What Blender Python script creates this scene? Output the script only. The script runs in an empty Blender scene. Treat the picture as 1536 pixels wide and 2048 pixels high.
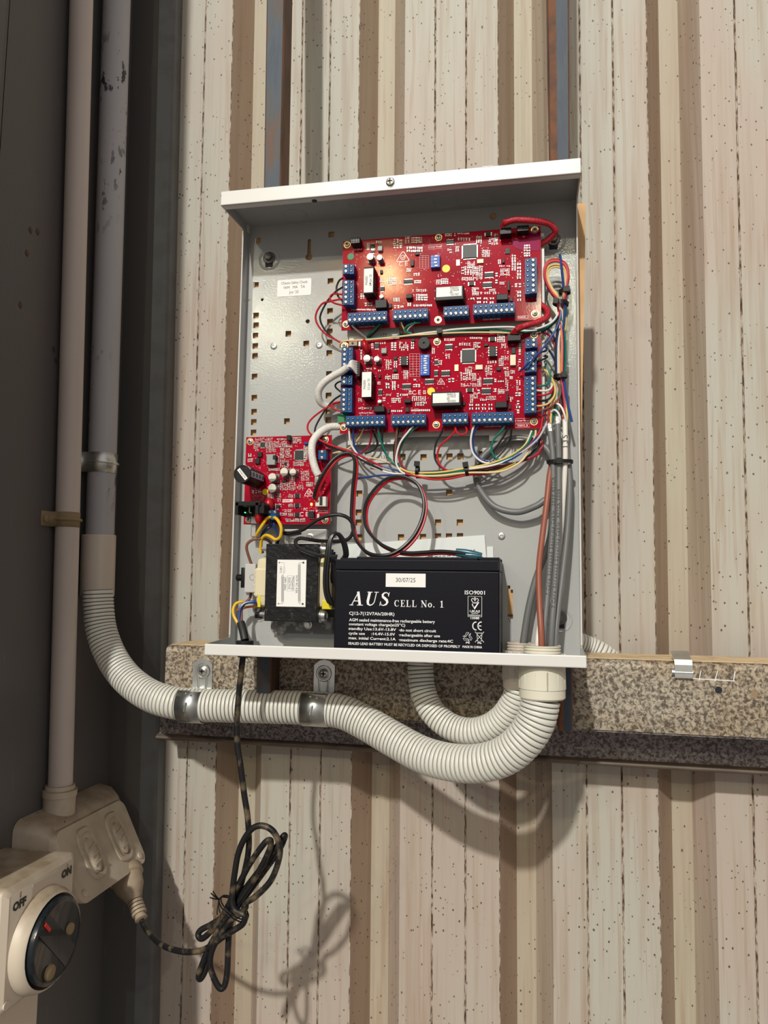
import bpy, bmesh, math, random
from mathutils import Vector, Matrix

# ------------------------------------------------------------------ camera, world, lights, exposure
SC = bpy.context.scene
COL = SC.collection
CAM = (0.1293, -0.7370, -0.1584)
YAW, PITCH, ROLL, FPX = 0.1975, 0.0956, 0.0141, 1497.9

def cam_axes():
    cy, sy = math.cos(YAW), math.sin(YAW)
    cp, sp = math.cos(PITCH), math.sin(PITCH)
    cr, sr = math.cos(ROLL), math.sin(ROLL)
    f = Vector((-sy * cp, cy * cp, sp))
    r = Vector((cy, sy, 0.0))
    u = r.cross(f)
    return cr * r + sr * u, -sr * r + cr * u, f

CR, CU, CF = cam_axes()
cam_data = bpy.data.cameras.new('camera')
cam = bpy.data.objects.new('camera', cam_data)
COL.objects.link(cam)
M3 = Matrix((CR, CU, -CF)).transposed()
cam.matrix_world = Matrix.Translation(CAM) @ M3.to_4x4()
cam_data.sensor_fit = 'VERTICAL'
cam_data.sensor_height = 36.0
cam_data.lens = FPX / 2048.0 * 36.0
cam_data.clip_start = 0.01
SC.camera = cam

world = bpy.data.worlds.new('world')
SC.world = world
world.use_nodes = True
bg = world.node_tree.nodes['Background']
bg.inputs[0].default_value = (1.0, 0.91, 0.875, 1)
bg.inputs[1].default_value = 0.44

def lamp(name, loc, watts, radius, color):
    d = bpy.data.lights.new(name, 'POINT')
    d.energy = watts
    d.shadow_soft_size = radius
    d.color = color
    o = bpy.data.objects.new(name, d)
    o.location = loc
    COL.objects.link(o)

lamp('high_bay_lamp', (-0.85, -8.0, 4.9), 2800, 0.14, (1.0, 0.98, 0.90))
lamp('high_bay_lamp_side', (-4.1, -10.5, 4.0), 300, 0.12, (1.0, 1.0, 0.72))
lamp('high_bay_lamp_far', (0.45, -11.0, 4.2), 260, 0.12, (1.0, 1.0, 0.72))
lamp('high_bay_lamp_warm', (-2.0, -10.0, 4.45), 230, 0.16, (1.0, 0.66, 0.32))

SC.view_settings.view_transform = 'Standard'
SC.view_settings.look = 'None'
SC.view_settings.exposure = 0.0
SC.view_settings.gamma = 1.0
SC.view_settings.use_curve_mapping = False
random.seed(7)

# ------------------------------------------------------------------ helpers
def at(px, py, Y=None, X=None, Z=None):
    """Real point of the place on the plane y=Y (or x=X, z=Z) measured in the photograph."""
    d = CF + CR * ((px - 768) / FPX) + CU * ((1024 - py) / FPX)
    if Y is not None: t = (Y - CAM[1]) / d.y
    elif X is not None: t = (X - CAM[0]) / d.x
    else: t = (Z - CAM[2]) / d.z
    return Vector(CAM) + d * t

def catmull(pts, n=6):
    P = [Vector(p) for p in pts]
    if len(P) < 3: return P
    out = []
    E = [P[0] * 2 - P[1]] + P + [P[-1] * 2 - P[-2]]
    for i in range(1, len(E) - 2):
        a, b, c, d = E[i - 1], E[i], E[i + 1], E[i + 2]
        for k in range(n):
            t = k / n
            out.append(0.5 * ((2 * b) + (c - a) * t + (2 * a - 5 * b + 4 * c - d) * t * t + (3 * b - a - 3 * c + d) * t ** 3))
    out.append(P[-1])
    return out

class MB:
    """Mesh builder: verts, faces and a material slot per face."""
    def __init__(s): s.v, s.f, s.m = [], [], []
    def add(s, vs, fs, mi=0):
        b = len(s.v)
        s.v += [tuple(v) for v in vs]
        s.f += [tuple(i + b for i in f) for f in fs]
        s.m += [mi] * len(fs)
    def box(s, lo, hi, mi=0, ch=0.0):
        (x0, y0, z0), (x1, y1, z1) = lo, hi
        if ch <= 0:
            vs = [(x, y, z) for x in (x0, x1) for y in (y0, y1) for z in (z0, z1)]
            s.add(vs, [(0, 1, 3, 2), (4, 6, 7, 5), (0, 4, 5, 1), (2, 3, 7, 6), (0, 2, 6, 4), (1, 5, 7, 3)], mi)
            return
        bm = bmesh.new()
        bmesh.ops.create_cube(bm, size=1.0)
        for v in bm.verts:
            v.co = Vector((x0 + (v.co.x + .5) * (x1 - x0), y0 + (v.co.y + .5) * (y1 - y0), z0 + (v.co.z + .5) * (z1 - z0)))
        bmesh.ops.bevel(bm, geom=bm.edges[:], offset=ch, segments=2, affect='EDGES', profile=0.5)
        bm.verts.index_update()
        s.add([v.co for v in bm.verts], [[v.index for v in f.verts] for f in bm.faces], mi)
        bm.free()
    def cbox(s, c, sz, mi=0, ch=0.0):
        s.box([c[i] - sz[i] / 2 for i in range(3)], [c[i] + sz[i] / 2 for i in range(3)], mi, ch)
    def obox(s, a, b, w, t, up=(0, 0, 1), mi=0):
        """bar from a to b, width w along side, thickness t along the other normal"""
        a, b = Vector(a), Vector(b); d = (b - a).normalized(); up = Vector(up)
        sd = d.cross(up).normalized(); n = sd.cross(d)
        vs = [p + sd * (i * w / 2) + n * (j * t / 2) for p in (a, b) for i, j in ((-1, -1), (1, -1), (1, 1), (-1, 1))]
        s.add(vs, [(3, 2, 1, 0), (4, 5, 6, 7), (0, 1, 5, 4), (1, 2, 6, 5), (2, 3, 7, 6), (3, 0, 4, 7)], mi)
    def prism(s, poly, axis, a, b, mi=0):
        """polygon in the two other axes extruded along axis from a to b"""
        def mk(p, k):
            return {'x': (k, p[0], p[1]), 'y': (p[0], k, p[1]), 'z': (p[0], p[1], k)}[axis]
        n = len(poly)
        vs = [mk(p, a) for p in poly] + [mk(p, b) for p in poly]
        fs = [tuple(range(n)), tuple(range(2 * n - 1, n - 1, -1))] + [(i, i + n, (i + 1) % n + n, (i + 1) % n) for i in range(n)]
        s.add(vs, fs, mi)
    def lathe(s, c, axis, prof, n=20, mi=0, caps=True):
        """prof: list of (distance along axis, radius)"""
        c = Vector(c); ax = Vector(axis).normalized()
        e1 = ax.cross(Vector((0, 0, 1)) if abs(ax.z) < .9 else Vector((1, 0, 0))).normalized(); e2 = ax.cross(e1)
        vs = []
        for d, r in prof:
            for k in range(n):
                a = 2 * math.pi * k / n
                vs.append(c + ax * d + e1 * (r * math.cos(a)) + e2 * (r * math.sin(a)))
        fs = []
        for i in range(len(prof) - 1):
            for k in range(n):
                k2 = (k + 1) % n
                fs.append((i * n + k, i * n + k2, (i + 1) * n + k2, (i + 1) * n + k))
        if caps:
            fs.append(tuple(range(n - 1, -1, -1)))
            fs.append(tuple(range((len(prof) - 1) * n, len(prof) * n)))
        s.add(vs, fs, mi)
    def tube(s, pts, r, n=8, mi=0, radii=None, caps=True, flat=None):
        P = [Vector(p) for p in pts]
        T = []
        for i in range(len(P)):
            t = P[min(i + 1, len(P) - 1)] - P[max(i - 1, 0)]
            T.append(t.normalized() if t.length > 1e-9 else Vector((0, 0, 1)))
        ref = Vector((0, 1, 0)) if abs(T[0].y) < .9 else Vector((1, 0, 0))
        e1 = (ref - T[0] * ref.dot(T[0])).normalized()
        vs = []
        for i, p in enumerate(P):
            e1 = (e1 - T[i] * e1.dot(T[i])).normalized(); e2 = T[i].cross(e1)
            rr = radii[i] if radii else r
            for k in range(n):
                a = 2 * math.pi * k / n
                vs.append(p + e1 * (rr * math.cos(a) * (flat or 1)) + e2 * (rr * math.sin(a)))
        fs = []
        for i in range(len(P) - 1):
            for k in range(n):
                k2 = (k + 1) % n
                fs.append((i * n + k, i * n + k2, (i + 1) * n + k2, (i + 1) * n + k))
        if caps:
            fs.append(tuple(range(n - 1, -1, -1))); fs.append(tuple(range((len(P) - 1) * n, len(P) * n)))
        s.add(vs, fs, mi)
    def poly(s, pts, y, mi=0):
        """flat print: polygon of (x, z) facing the room at depth y"""
        s.add([(p[0], y, p[1]) for p in pts], [tuple(range(len(pts)))], mi)
    def ribbon(s, pts, ws, y, mi=0, closed=False):
        n = len(pts)
        if not isinstance(ws, (list, tuple)): ws = [ws] * n
        P = [Vector((p[0], p[1])) for p in pts]; vs = []
        for i in range(n):
            a = P[i - 1] if (i > 0 or closed) else P[i]; b = P[(i + 1) % n] if (i < n - 1 or closed) else P[i]
            t = (b - a); t = t.normalized() if t.length > 1e-12 else Vector((1, 0)); nn = Vector((-t.y, t.x))
            for sg in (1, -1):
                q = P[i] + nn * (sg * ws[i] / 2); vs.append((q.x, y, q.y))
        m = n if closed else n - 1
        s.add(vs, [(2 * i, 2 * i + 1, (2 * ((i + 1) % n)) + 1, 2 * ((i + 1) % n)) for i in range(m)], mi)
    def disc(s, c, r, y, n=18, mi=0, r2=None):
        if r2 is None:
            s.poly([(c[0] + r * math.cos(2 * math.pi * k / n), c[1] + r * math.sin(2 * math.pi * k / n)) for k in range(n)], y, mi)
        else:
            s.ribbon([(c[0] + (r + r2) / 2 * math.cos(2 * math.pi * k / n), c[1] + (r + r2) / 2 * math.sin(2 * math.pi * k / n)) for k in range(n)], abs(r - r2), y, mi, True)
    def mesh(s, name, mats, smooth=False):
        me = bpy.data.meshes.new(name)
        me.from_pydata(s.v, [], s.f)
        for m in mats: me.materials.append(m)
        me.polygons.foreach_set('material_index', s.m)
        bm = bmesh.new(); bm.from_mesh(me)
        if len(bm.faces) < 30000: bmesh.ops.recalc_face_normals(bm, faces=bm.faces[:])
        bm.to_mesh(me); bm.free()
        if smooth:
            me.polygons.foreach_set('use_smooth', [True] * len(me.polygons))
            me.set_sharp_from_angle(angle=math.radians(smooth if smooth is not True else 40))
        me.update()
        return me

def world_loc(o):
    p = Vector((0, 0, 0))
    return o['_w'] if '_w' in o else p

def link(o, parent=None):
    COL.objects.link(o)
    if parent is not None:
        o.parent = parent
        if parent.type == 'EMPTY': o.matrix_parent_inverse = Matrix.Translation(-parent.location)
        elif parent.location.length > 0: o.matrix_parent_inverse = Matrix.Translation(-parent.location)
    return o

def obj(name, mb, mats, parent=None, smooth=False, label=None, kind=None, loc=None):
    if not isinstance(mats, (list, tuple)): mats = [mats]
    me = mb if isinstance(mb, bpy.types.Mesh) else mb.mesh(name, mats, smooth)
    o = bpy.data.objects.new(name, me)
    link(o, parent)
    if loc is not None: o.location = loc
    if label: o['label'] = label
    if kind: o['kind'] = kind
    return o

def thing(name, label, cat, loc, group=None, kind=None):
    o = bpy.data.objects.new(name, None)
    o.empty_display_size = 0.01
    o.location = loc
    COL.objects.link(o)
    return tag(o, label, cat, group, kind)

def tag(o, label, cat, group=None, kind=None):
    o['label'] = label; o['category'] = cat
    if group: o['group'] = group
    if kind: o['kind'] = kind
    return o

def text_mb(mb, s, h, x, z, y, mi=0, align='CENTER', rot=0.0, sx=1.0, bold=0.0, shear=0.0):
    """flat lettering on a face that looks into the room; h is the cap height; rot turns it in its plane"""
    cu = bpy.data.curves.new('t', 'FONT')
    cu.body = s; cu.size = h / 0.70; cu.align_x = align; cu.align_y = 'CENTER'; cu.resolution_u = 2
    cu.offset = bold; cu.shear = shear
    o = bpy.data.objects.new('t', cu)
    me = bpy.data.meshes.new_from_object(o)
    c, sn = math.cos(rot), math.sin(rot)
    vs = [(x + v.co.x * sx * c - v.co.y * sn, y, z + v.co.x * sx * sn + v.co.y * c) for v in me.vertices]
    mb.add(vs, [tuple(p.vertices) for p in me.polygons], mi)
    bpy.data.objects.remove(o); bpy.data.curves.remove(cu); bpy.data.meshes.remove(me)

# ------------------------------------------------------------------ materials
def mat(name, col, rough=0.5, metal=0.0, spec=0.5, bump=None, var=None, coat=0.0, emit=None, trans=0.0):
    """bump = (noise scale, strength); var = (noise scale, second colour, low, high)"""
    m = bpy.data.materials.new(name); m.use_nodes = True
    nt = m.node_tree; b = nt.nodes['Principled BSDF']
    b.inputs['Base Color'].default_value = (*col, 1)
    b.inputs['Roughness'].default_value = rough
    b.inputs['Metallic'].default_value = metal
    b.inputs['Specular IOR Level'].default_value = spec
    b.inputs['Coat Weight'].default_value = coat
    if trans: b.inputs['Transmission Weight'].default_value = trans
    if emit:
        b.inputs['Emission Color'].default_value = (*emit[:3], 1); b.inputs['Emission Strength'].default_value = emit[3]
    tc = nt.nodes.new('ShaderNodeTexCoord')
    if bump:
        n = nt.nodes.new('ShaderNodeTexNoise'); n.inputs['Scale'].default_value = bump[0]; n.inputs['Detail'].default_value = 3
        nt.links.new(tc.outputs['Object'], n.inputs['Vector'])
        bp = nt.nodes.new('ShaderNodeBump'); bp.inputs['Strength'].default_value = bump[1]; bp.inputs['Distance'].default_value = 0.001
        nt.links.new(n.outputs['Fac'], bp.inputs['Height']); nt.links.new(bp.outputs['Normal'], b.inputs['Normal'])
    if var:
        n = nt.nodes.new('ShaderNodeTexNoise'); n.inputs['Scale'].default_value = var[0]; n.inputs['Detail'].default_value = 5
        nt.links.new(tc.outputs['Object'], n.inputs['Vector'])
        r = nt.nodes.new('ShaderNodeValToRGB')
        r.color_ramp.elements[0].position = var[2]; r.color_ramp.elements[1].position = var[3]
        r.color_ramp.elements[0].color = (*col, 1); r.color_ramp.elements[1].color = (*var[1], 1)
        nt.links.new(n.outputs['Fac'], r.inputs['Fac']); nt.links.new(r.outputs['Color'], b.inputs['Base Color'])
    return m

class NT:
    """tiny node-tree writer"""
    def __init__(s, m):
        s.nt = m.node_tree; s.b = s.nt.nodes['Principled BSDF']
        s.tc = s.nt.nodes.new('ShaderNodeTexCoord')
    def n(s, t, **kw):
        nd = s.nt.nodes.new(t)
        for k, v in kw.items():
            if k in nd.inputs: nd.inputs[k].default_value = v
            else: setattr(nd, k, v)
        return nd
    def l(s, a, b): s.nt.links.new(a, b)
    def mapped(s, sc):
        mp = s.n('ShaderNodeMapping'); mp.inputs['Scale'].default_value = sc
        s.l(s.tc.outputs['Object'], mp.inputs['Vector']); return mp.outputs['Vector']
    def noise(s, sc, scale, detail=4, rough=.55):
        nd = s.n('ShaderNodeTexNoise', Scale=scale, Detail=detail, Roughness=rough)
        s.l(s.mapped(sc), nd.inputs['Vector']); return nd.outputs['Fac']
    def vor(s, sc, scale, feature='F1', out='Distance', rnd=1.0):
        nd = s.n('ShaderNodeTexVoronoi', Scale=scale, Randomness=rnd); nd.feature = feature
        s.l(s.mapped(sc), nd.inputs['Vector']); return nd.outputs[out]
    def ramp(s, fac, stops):
        r = s.n('ShaderNodeValToRGB'); e = r.color_ramp.elements
        while len(e) < len(stops): e.new(0.5)
        for el, (p, c) in zip(e, stops):
            el.position = p; el.color = (*c, 1) if len(c) == 3 else c
        s.l(fac, r.inputs['Fac']); return r.outputs['Color']
    def mix(s, fac, a, b, mode='MIX'):
        m = s.n('ShaderNodeMix', data_type='RGBA', blend_type=mode)
        for k, v in ((0, fac), (6, a), (7, b)):
            if isinstance(v, (int, float)): m.inputs[k].default_value = v
            elif isinstance(v, tuple): m.inputs[k].default_value = (*v, 1)
            else: s.l(v, m.inputs[k])
        return m.outputs[2]
    def math(s, op, a, b=None):
        m = s.n('ShaderNodeMath', operation=op)
        for k, v in ((0, a), (1, b)):
            if v is None: continue
            if isinstance(v, (int, float)): m.inputs[k].default_value = v
            else: s.l(v, m.inputs[k])
        return m.outputs[0]
    def bump(s, h, st, dist=0.001):
        bp = s.n('ShaderNodeBump', Strength=st, Distance=dist)
        s.l(h, bp.inputs['Height']); s.l(bp.outputs['Normal'], s.b.inputs['Normal'])
    def base(s, c): s.l(c, s.b.inputs['Base Color'])
    def rough(s, c): s.l(c, s.b.inputs['Roughness'])

def K(v): return (v, v, v)

def wall_material(name, c_main, c_pink, c_dirt, dirt_lo, dirt_hi):
    m = mat(name, c_main, 0.55, 0.0, 0.4); t = NT(m)
    patches = t.noise((2.2, 1, .8), 3.0, 3)
    c = t.mix(t.ramp(patches, [(.42, K(0)), (.62, K(1))]), c_main, c_pink)
    streak = t.noise((38, 38, .55), 2.0, 5, .6)
    c = t.mix(t.math('MULTIPLY', t.ramp(streak, [(dirt_lo, K(0)), (dirt_hi, K(1))]), .55), c, c_dirt)
    fine = t.noise((160, 160, 1.6), 1.5, 3)
    c = t.mix(t.math('MULTIPLY', t.ramp(fine, [(.5, K(0)), (.72, K(1))]), .22), c, c_dirt)
    drip = t.noise((95, 95, .35), 1.3, 2, .5)
    c = t.mix(t.math('MULTIPLY', t.ramp(drip, [(.60, K(0)), (.66, K(1)), (.72, K(.3))]), .42), c, (.36, .235, .155))
    # specks of dirt, denser in some areas, each with a ragged outline
    wob = t.n('ShaderNodeTexNoise', Scale=420.0, Detail=2.0)
    t.l(t.tc.outputs['Object'], wob.inputs['Vector'])
    dens = t.noise((1, 1, .7), 11.0, 3)
    for sc, keep, rad, amt in ((185.0, .67, .20, .85), (95.0, .84, .13, .75)):
        d = t.vor((1, 1, .75), sc); rnd = t.vor((1, 1, .75), sc, out='Color')
        sep = t.n('ShaderNodeSeparateColor'); t.l(rnd, sep.inputs[0])
        on = t.math('GREATER_THAN', t.math('ADD', t.math('MULTIPLY', sep.outputs[0], .62), t.math('MULTIPLY', dens, .75)), keep)
        lim = t.math('MULTIPLY', t.math('MULTIPLY', on, rad), t.math('ADD', t.math('MULTIPLY', sep.outputs[1], .55), t.math('MULTIPLY', wob.outputs['Fac'], .9)))
        c = t.mix(t.math('MULTIPLY', t.math('LESS_THAN', d, lim), amt), c, (.06, .042, .03))
    t.base(c)
    t.bump(t.noise((1, 1, .4), 60.0, 4), .15, .002)
    return m

M = {}
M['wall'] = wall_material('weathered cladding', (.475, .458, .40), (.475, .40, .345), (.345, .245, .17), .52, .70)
M['wall_flank'] = wall_material('brown rib flank', (.36, .275, .20), (.32, .225, .16), (.23, .15, .10), .44, .68)  # left rib flanks, a darker brown than the pans
M['wall_flank_r'] = wall_material('streaked rib flank', (.43, .36, .285), (.46, .37, .31), (.27, .19, .13), .46, .66)  # right rib flanks, coloured paler for the key light they catch
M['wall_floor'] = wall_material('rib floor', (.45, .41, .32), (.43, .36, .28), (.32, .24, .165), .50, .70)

m = mat('dirt filled groove', (.10, .07, .05), .8); t = NT(m)
t.base(t.ramp(t.noise((60, 60, 18), 6.0, 3), [(.34, (.07, .045, .03)), (.46, (.22, .15, .10)), (.60, (.55, .49, .41))])); M['groove'] = m

def galv(name, dark, light, tint, rough=.55):
    m = mat(name, light, rough, 0.25, .4); t = NT(m)
    w = t.n('ShaderNodeTexNoise', Scale=270.0, Detail=3.0, Roughness=.62, Distortion=.7)
    t.l(t.mapped((1, 1, 1)), w.inputs['Vector'])
    c = t.ramp(w.outputs['Fac'], [(.40, dark), (.50, tuple((a + b) / 2 for a, b in zip(dark, light))), (.60, light)])
    c = t.mix(t.ramp(t.noise((1, 1, 1), 14.0, 3), [(.45, K(0)), (.7, K(1))]), c, tint, 'MULTIPLY')
    t.base(c); t.bump(w.outputs['Fac'], .25); return m
M['galv'] = galv('spangled galvanised steel', (.105, .085, .066), (.47, .41, .325), (.86, .76, .66))
M['galv_low'] = galv('shade-toned galvanised steel', (.085, .072, .072), (.33, .29, .285), (.9, .86, .88))  # same girt steel, with the shade on the set-back web put into its colour
M['dust'] = mat('dust on the girt top', (.66, .50, .30), .85, var=(60, (.40, .30, .20), .5, .75))
M['girt_lip'] = mat('dark brown lip', (.115, .085, .065), .6, var=(25, (.17, .125, .09), .45, .7))  # lower lip of the girt, dark brown

m = mat('dark grey steel paint', (.105, .103, .100), .42, 0, .4); t = NT(m)
c = t.mix(t.ramp(t.noise((1, 1, .5), 7.0, 4), [(.4, K(0)), (.65, K(1))]), (.108, .108, .104), (.122, .110, .107))
c = t.mix(t.math('MULTIPLY', t.ramp(t.noise((70, 70, 5), 3.0, 4), [(.66, K(0)), (.74, K(1))]), .30), c, (.22, .22, .20))
t.base(c); t.bump(t.noise((1, 1, 1), 90.0, 3), .08); M['column'] = m
M['column_edge'] = mat('light-toned column edge', (.125, .130, .132), .45, var=(40, (.108, .108, .106), .45, .62))  # paler copy of the column paint, the key-lit sliver put into colour

def pipe_mat(name, col, scuff, rough):
    m = mat(name, col, rough, 0, .5); t = NT(m)
    c = t.mix(t.math('MULTIPLY', t.ramp(t.noise((1, 1, .35), 12.0, 4), [(.45, K(0)), (.7, K(1))]), .5), col, tuple(x * .8 for x in col))
    if scuff:
        a = t.ramp(t.noise((1, 1, .5), 120.0, 4, .6), [(.58, K(0)), (.61, K(1))])
        g = t.ramp(t.noise((.5, .5, .6), 9.0, 2), [(.48, K(0)), (.56, K(1))])
        c = t.mix(t.math('MULTIPLY', a, g), c, (.035, .034, .036))
    t.base(c); return m
M['pipe_cream'] = pipe_mat('cream conduit plastic', (.63, .55, .495), False, .5)
M['pipe_grey'] = pipe_mat('grey conduit plastic', (.44, .435, .46), True, .42)
M['pvc'] = mat('cream grey fitting plastic', (.62, .55, .48), .38)
M['pvc_white'] = mat('off white fitting plastic', (.72, .69, .58), .38)
M['flex'] = mat('light grey corduroy conduit', (.71, .70, .645), .42)
M['flex_groove'] = mat('dark conduit groove', (.17, .165, .145), .7)  # grooves coloured darker than the conduit ribs

m = mat('dusty cream plastic', (.50, .43, .33), .6); t = NT(m)
geo = t.n('ShaderNodeNewGeometry'); sx = t.n('ShaderNodeSeparateXYZ'); t.l(geo.outputs['Normal'], sx.inputs[0])
dust = t.math('MULTIPLY', t.ramp(sx.outputs[2], [(.35, K(0)), (.8, K(1))]), t.ramp(t.noise((1, 1, 1), 45.0, 4), [(.3, K(.55)), (.6, K(1))]))
c = t.mix(t.ramp(t.noise((1, 1, 1), 35.0, 4), [(.42, K(0)), (.65, K(1))]), (.62, .54, .43), (.50, .42, .31))
c = t.mix(dust, c, (.33, .25, .17))
sp = t.math('LESS_THAN', t.vor((1, 1, 1), 210.0), t.math('MULTIPLY', t.ramp(t.noise((1, 1, 1), 50.0, 2), [(.52, K(0)), (.6, K(1))]), .2))
c = t.mix(t.math('MULTIPLY', sp, t.ramp(sx.outputs[2], [(.4, K(0)), (.7, K(1))])), c, (.05, .035, .02))
t.base(c); t.bump(t.noise((1, 1, 1), 160.0, 3), .2); M['dusty'] = m
m = mat('isolator plastic', (.66, .57, .46), .42); t = NT(m)
geo = t.n('ShaderNodeNewGeometry'); sx = t.n('ShaderNodeSeparateXYZ'); t.l(geo.outputs['Normal'], sx.inputs[0])
dust = t.math('MULTIPLY', t.ramp(sx.outputs[2], [(.35, K(0)), (.8, K(1))]), t.ramp(t.noise((1, 1, 1), 45.0, 4), [(.3, K(.5)), (.6, K(1))]))
t.base(t.mix(dust, (.66, .57, .46), (.30, .23, .15))); M['iso'] = m

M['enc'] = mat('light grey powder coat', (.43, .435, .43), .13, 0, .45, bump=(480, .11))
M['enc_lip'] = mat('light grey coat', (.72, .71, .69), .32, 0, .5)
M['bare'] = mat('bare zinc', (.62, .62, .60), .28, .9)
M['zinc_blue'] = mat('bright zinc', (.74, .76, .74), .36, 1.0, var=(30, (.56, .58, .58), .4, .7))
M['steel_screw'] = mat('steel screw', (.55, .52, .47), .3, .9)
M['dark_bolt'] = mat('grey bolt', (.16, .145, .14), .4, .5)
M['black'] = mat('black plastic', (.008, .008, .009), .42, 0, .25)
M['black_soft'] = mat('black rubber', (.02, .02, .021), .5)
M['black_gloss'] = mat('black pvc wire', (.012, .012, .013), .28)
M['black_dirty'] = mat('dusty black flex', (.012, .012, .013), .42, 0, .3, var=(75, (.16, .12, .075), .52, .72))
M['case'] = mat('blue black battery case', (.004, .004, .009), .40, 0, .18, bump=(700, .05))
M['white_print'] = mat('white print', (.82, .82, .82), .5)
M['label'] = mat('white label', (.86, .85, .83), .5)
M['ink'] = mat('black ink', (.03, .03, .03), .6)
M['pcb'] = mat('red solder mask', (.40, .002, .022), .10, 0, .22, bump=(500, .02), var=(45, (.31, .002, .017), .4, .65))
M['pcb_edge'] = mat('board edge', (.36, .10, .06), .6)
M['silk'] = mat('white silkscreen', (.86, .74, .74), .55)
M['chip'] = mat('black chip', (.010, .010, .011), .45, 0, .3)
M['mcu'] = mat('grey black chip', (.022, .026, .028), .42, 0, .3)
M['pin'] = mat('tin pins', (.62, .62, .60), .32, .75)
M['pad'] = mat('bright solder', (.78, .74, .72), .35, .3)
M['tan'] = mat('tan ceramic', (.36, .24, .17), .5)
M['grey_part'] = mat('grey part', (.30, .32, .31), .45)
M['gold'] = mat('gold pad', (.80, .55, .22), .3, .8)
M['tb'] = mat('blue terminal plastic', (.001, .075, .25), .36, 0, .22)
M['dip'] = mat('blue switch plastic', (.005, .10, .50), .4, 0, .3)
M['hole'] = mat('dark hole', (.004, .006, .018), .6)
M['green_dot'] = mat('green sticker', (.0, .20, .055), .5)
M['yellow_dot'] = mat('yellow sticker', (.86, .68, .0), .45)
M['ecap'] = mat('capacitor top', (.72, .69, .62), .3, .45)
M['ecap_side'] = mat('capacitor sleeve', (.20, .19, .185), .35, .3)
M['cream_part'] = mat('cream crystal', (.76, .68, .48), .4)
M['mov'] = mat('red varistor', (.42, .005, .012), .3)
M['conn'] = mat('white connector', (.66, .62, .54), .45)
M['braid_red'] = mat('red braided sleeve', (.42, .006, .02), .45)
M['braid_white'] = mat('white braided sleeve', (.72, .70, .66), .6)
for nm, a, b2 in (('braid_red', (.42, .006, .02), (.62, .16, .17)), ('braid_white', (.78, .76, .72), (.30, .28, .27))):
    t = NT(M[nm]); v = t.vor((1, 1, 1), 950.0, rnd=.35)
    t.base(t.ramp(v, [(.14, b2), (.34, a)])); t.bump(v, .5, .0006)
M['cable_grey'] = mat('grey cable jacket', (.155, .158, .158), .42)
M['cable_brown'] = mat('brown cable jacket', (.29, .085, .052), .45)
M['cable_white'] = mat('white cable jacket', (.80, .76, .70), .4)
M['foil'] = mat('foil screen', (.8, .8, .78), .25, .95, bump=(900, .8))
M['tape_yellow'] = mat('yellow tape', (.74, .62, .02), .35)
M['bobbin'] = mat('cream bobbin', (.70, .62, .42), .45)
m = mat('varnished lamination', (.012, .012, .013), .30, 0, .35); t = NT(m)
t.base(t.mix(t.math('MULTIPLY', t.ramp(t.noise((1, 1, 1), 85.0, 5, .75), [(.60, K(0)), (.66, K(1))]), .30), (.007, .007, .008), (.22, .21, .20)))
t.bump(t.noise((1, 1, 1), 120.0, 4), .6, .0015); M['core'] = m
M['paper'] = mat('white paper', (.72, .76, .76), .7)
M['ply'] = mat('tan plywood', (.68, .42, .21), .7, var=(30, (.55, .33, .16), .4, .7))
m = mat('rusted blue painted timber', (.12, .10, .09), .6); t = NT(m)
geo = t.n('ShaderNodeNewGeometry'); sx = t.n('ShaderNodeSeparateXYZ'); t.l(geo.outputs['Normal'], sx.inputs[0])
w = t.noise((1, 1, .22), 42.0, 4, .6)
c1 = t.ramp(w, [(.33, (.13, .045, .02)), (.43, (.07, .062, .06)), (.50, (.05, .068, .09)), (.66, (.035, .052, .085))])
c2 = t.ramp(w, [(.35, (.055, .028, .018)), (.60, (.15, .065, .034))])
t.base(t.mix(t.ramp(t.math('ABSOLUTE', sx.outputs[0]), [(.45, K(0)), (.6, K(1))]), c1, c2)); t.bump(t.noise((1, 1, .3), 150, 4), .3); M['post'] = m
M['rust'] = mat('rust', (.17, .065, .028), .75, var=(70, (.10, .045, .028), .4, .65), bump=(200, .4))
WC = {'red': (.50, .008, .018), 'crimson': (.30, .006, .035), 'black': (.012, .012, .013), 'white': (.78, .75, .73), 'green': (.0, .165, .115),
      'blue': (.012, .045, .22), 'yellow': (.74, .55, .16), 'cream': (.82, .60, .32), 'orange': (.75, .25, .06), 'brown': (.22, .09, .055),
      'lilac': (.50, .47, .52), 'mains_yellow': (.80, .48, .02), 'navy': (.010, .03, .10), 'pink': (.60, .05, .10), 'olive': (.42, .36, .05)}
for k, v in WC.items(): M['w_' + k] = mat(k + ' wire insulation', v, .32)
M['led_green'] = mat('lit green led', (.1, .8, .2), .4, emit=(.05, 1.0, .2, 6.0))
M['led_yellow'] = mat('lit yellow led', (.8, .9, .2), .4, emit=(.75, .9, .1, 2.5))
M['blue_lug'] = mat('clear blue lug sleeve', (.03, .16, .24), .2, trans=.35)
M['red_line'] = mat('red pointer', (.75, .03, .02), .4)
M['dark_dial'] = mat('blue black dial', (.010, .015, .020), .22, 0, .35, coat=.3)
M['brown_dust'] = mat('brown dust', (.30, .22, .12), .8)
M['plug'] = mat('dusty plug rubber', (.40, .31, .22), .55, var=(40, (.25, .19, .13), .42, .65))
M['cord_tan'] = mat('dusty cord', (.30, .25, .18), .55, var=(60, (.06, .05, .04), .45, .62))
M['bracket'] = mat('sprayed bracket', (.14, .14, .135), .5, .3, var=(120, (.36, .35, .33), .5, .6))
M['tray'] = mat('grey tray', (.52, .51, .50), .4)
M['clear'] = mat('clear pcb tray edge', (.60, .585, .58), .3)
M['gland'] = mat('black gland', (.010, .011, .014), .4)
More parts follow.
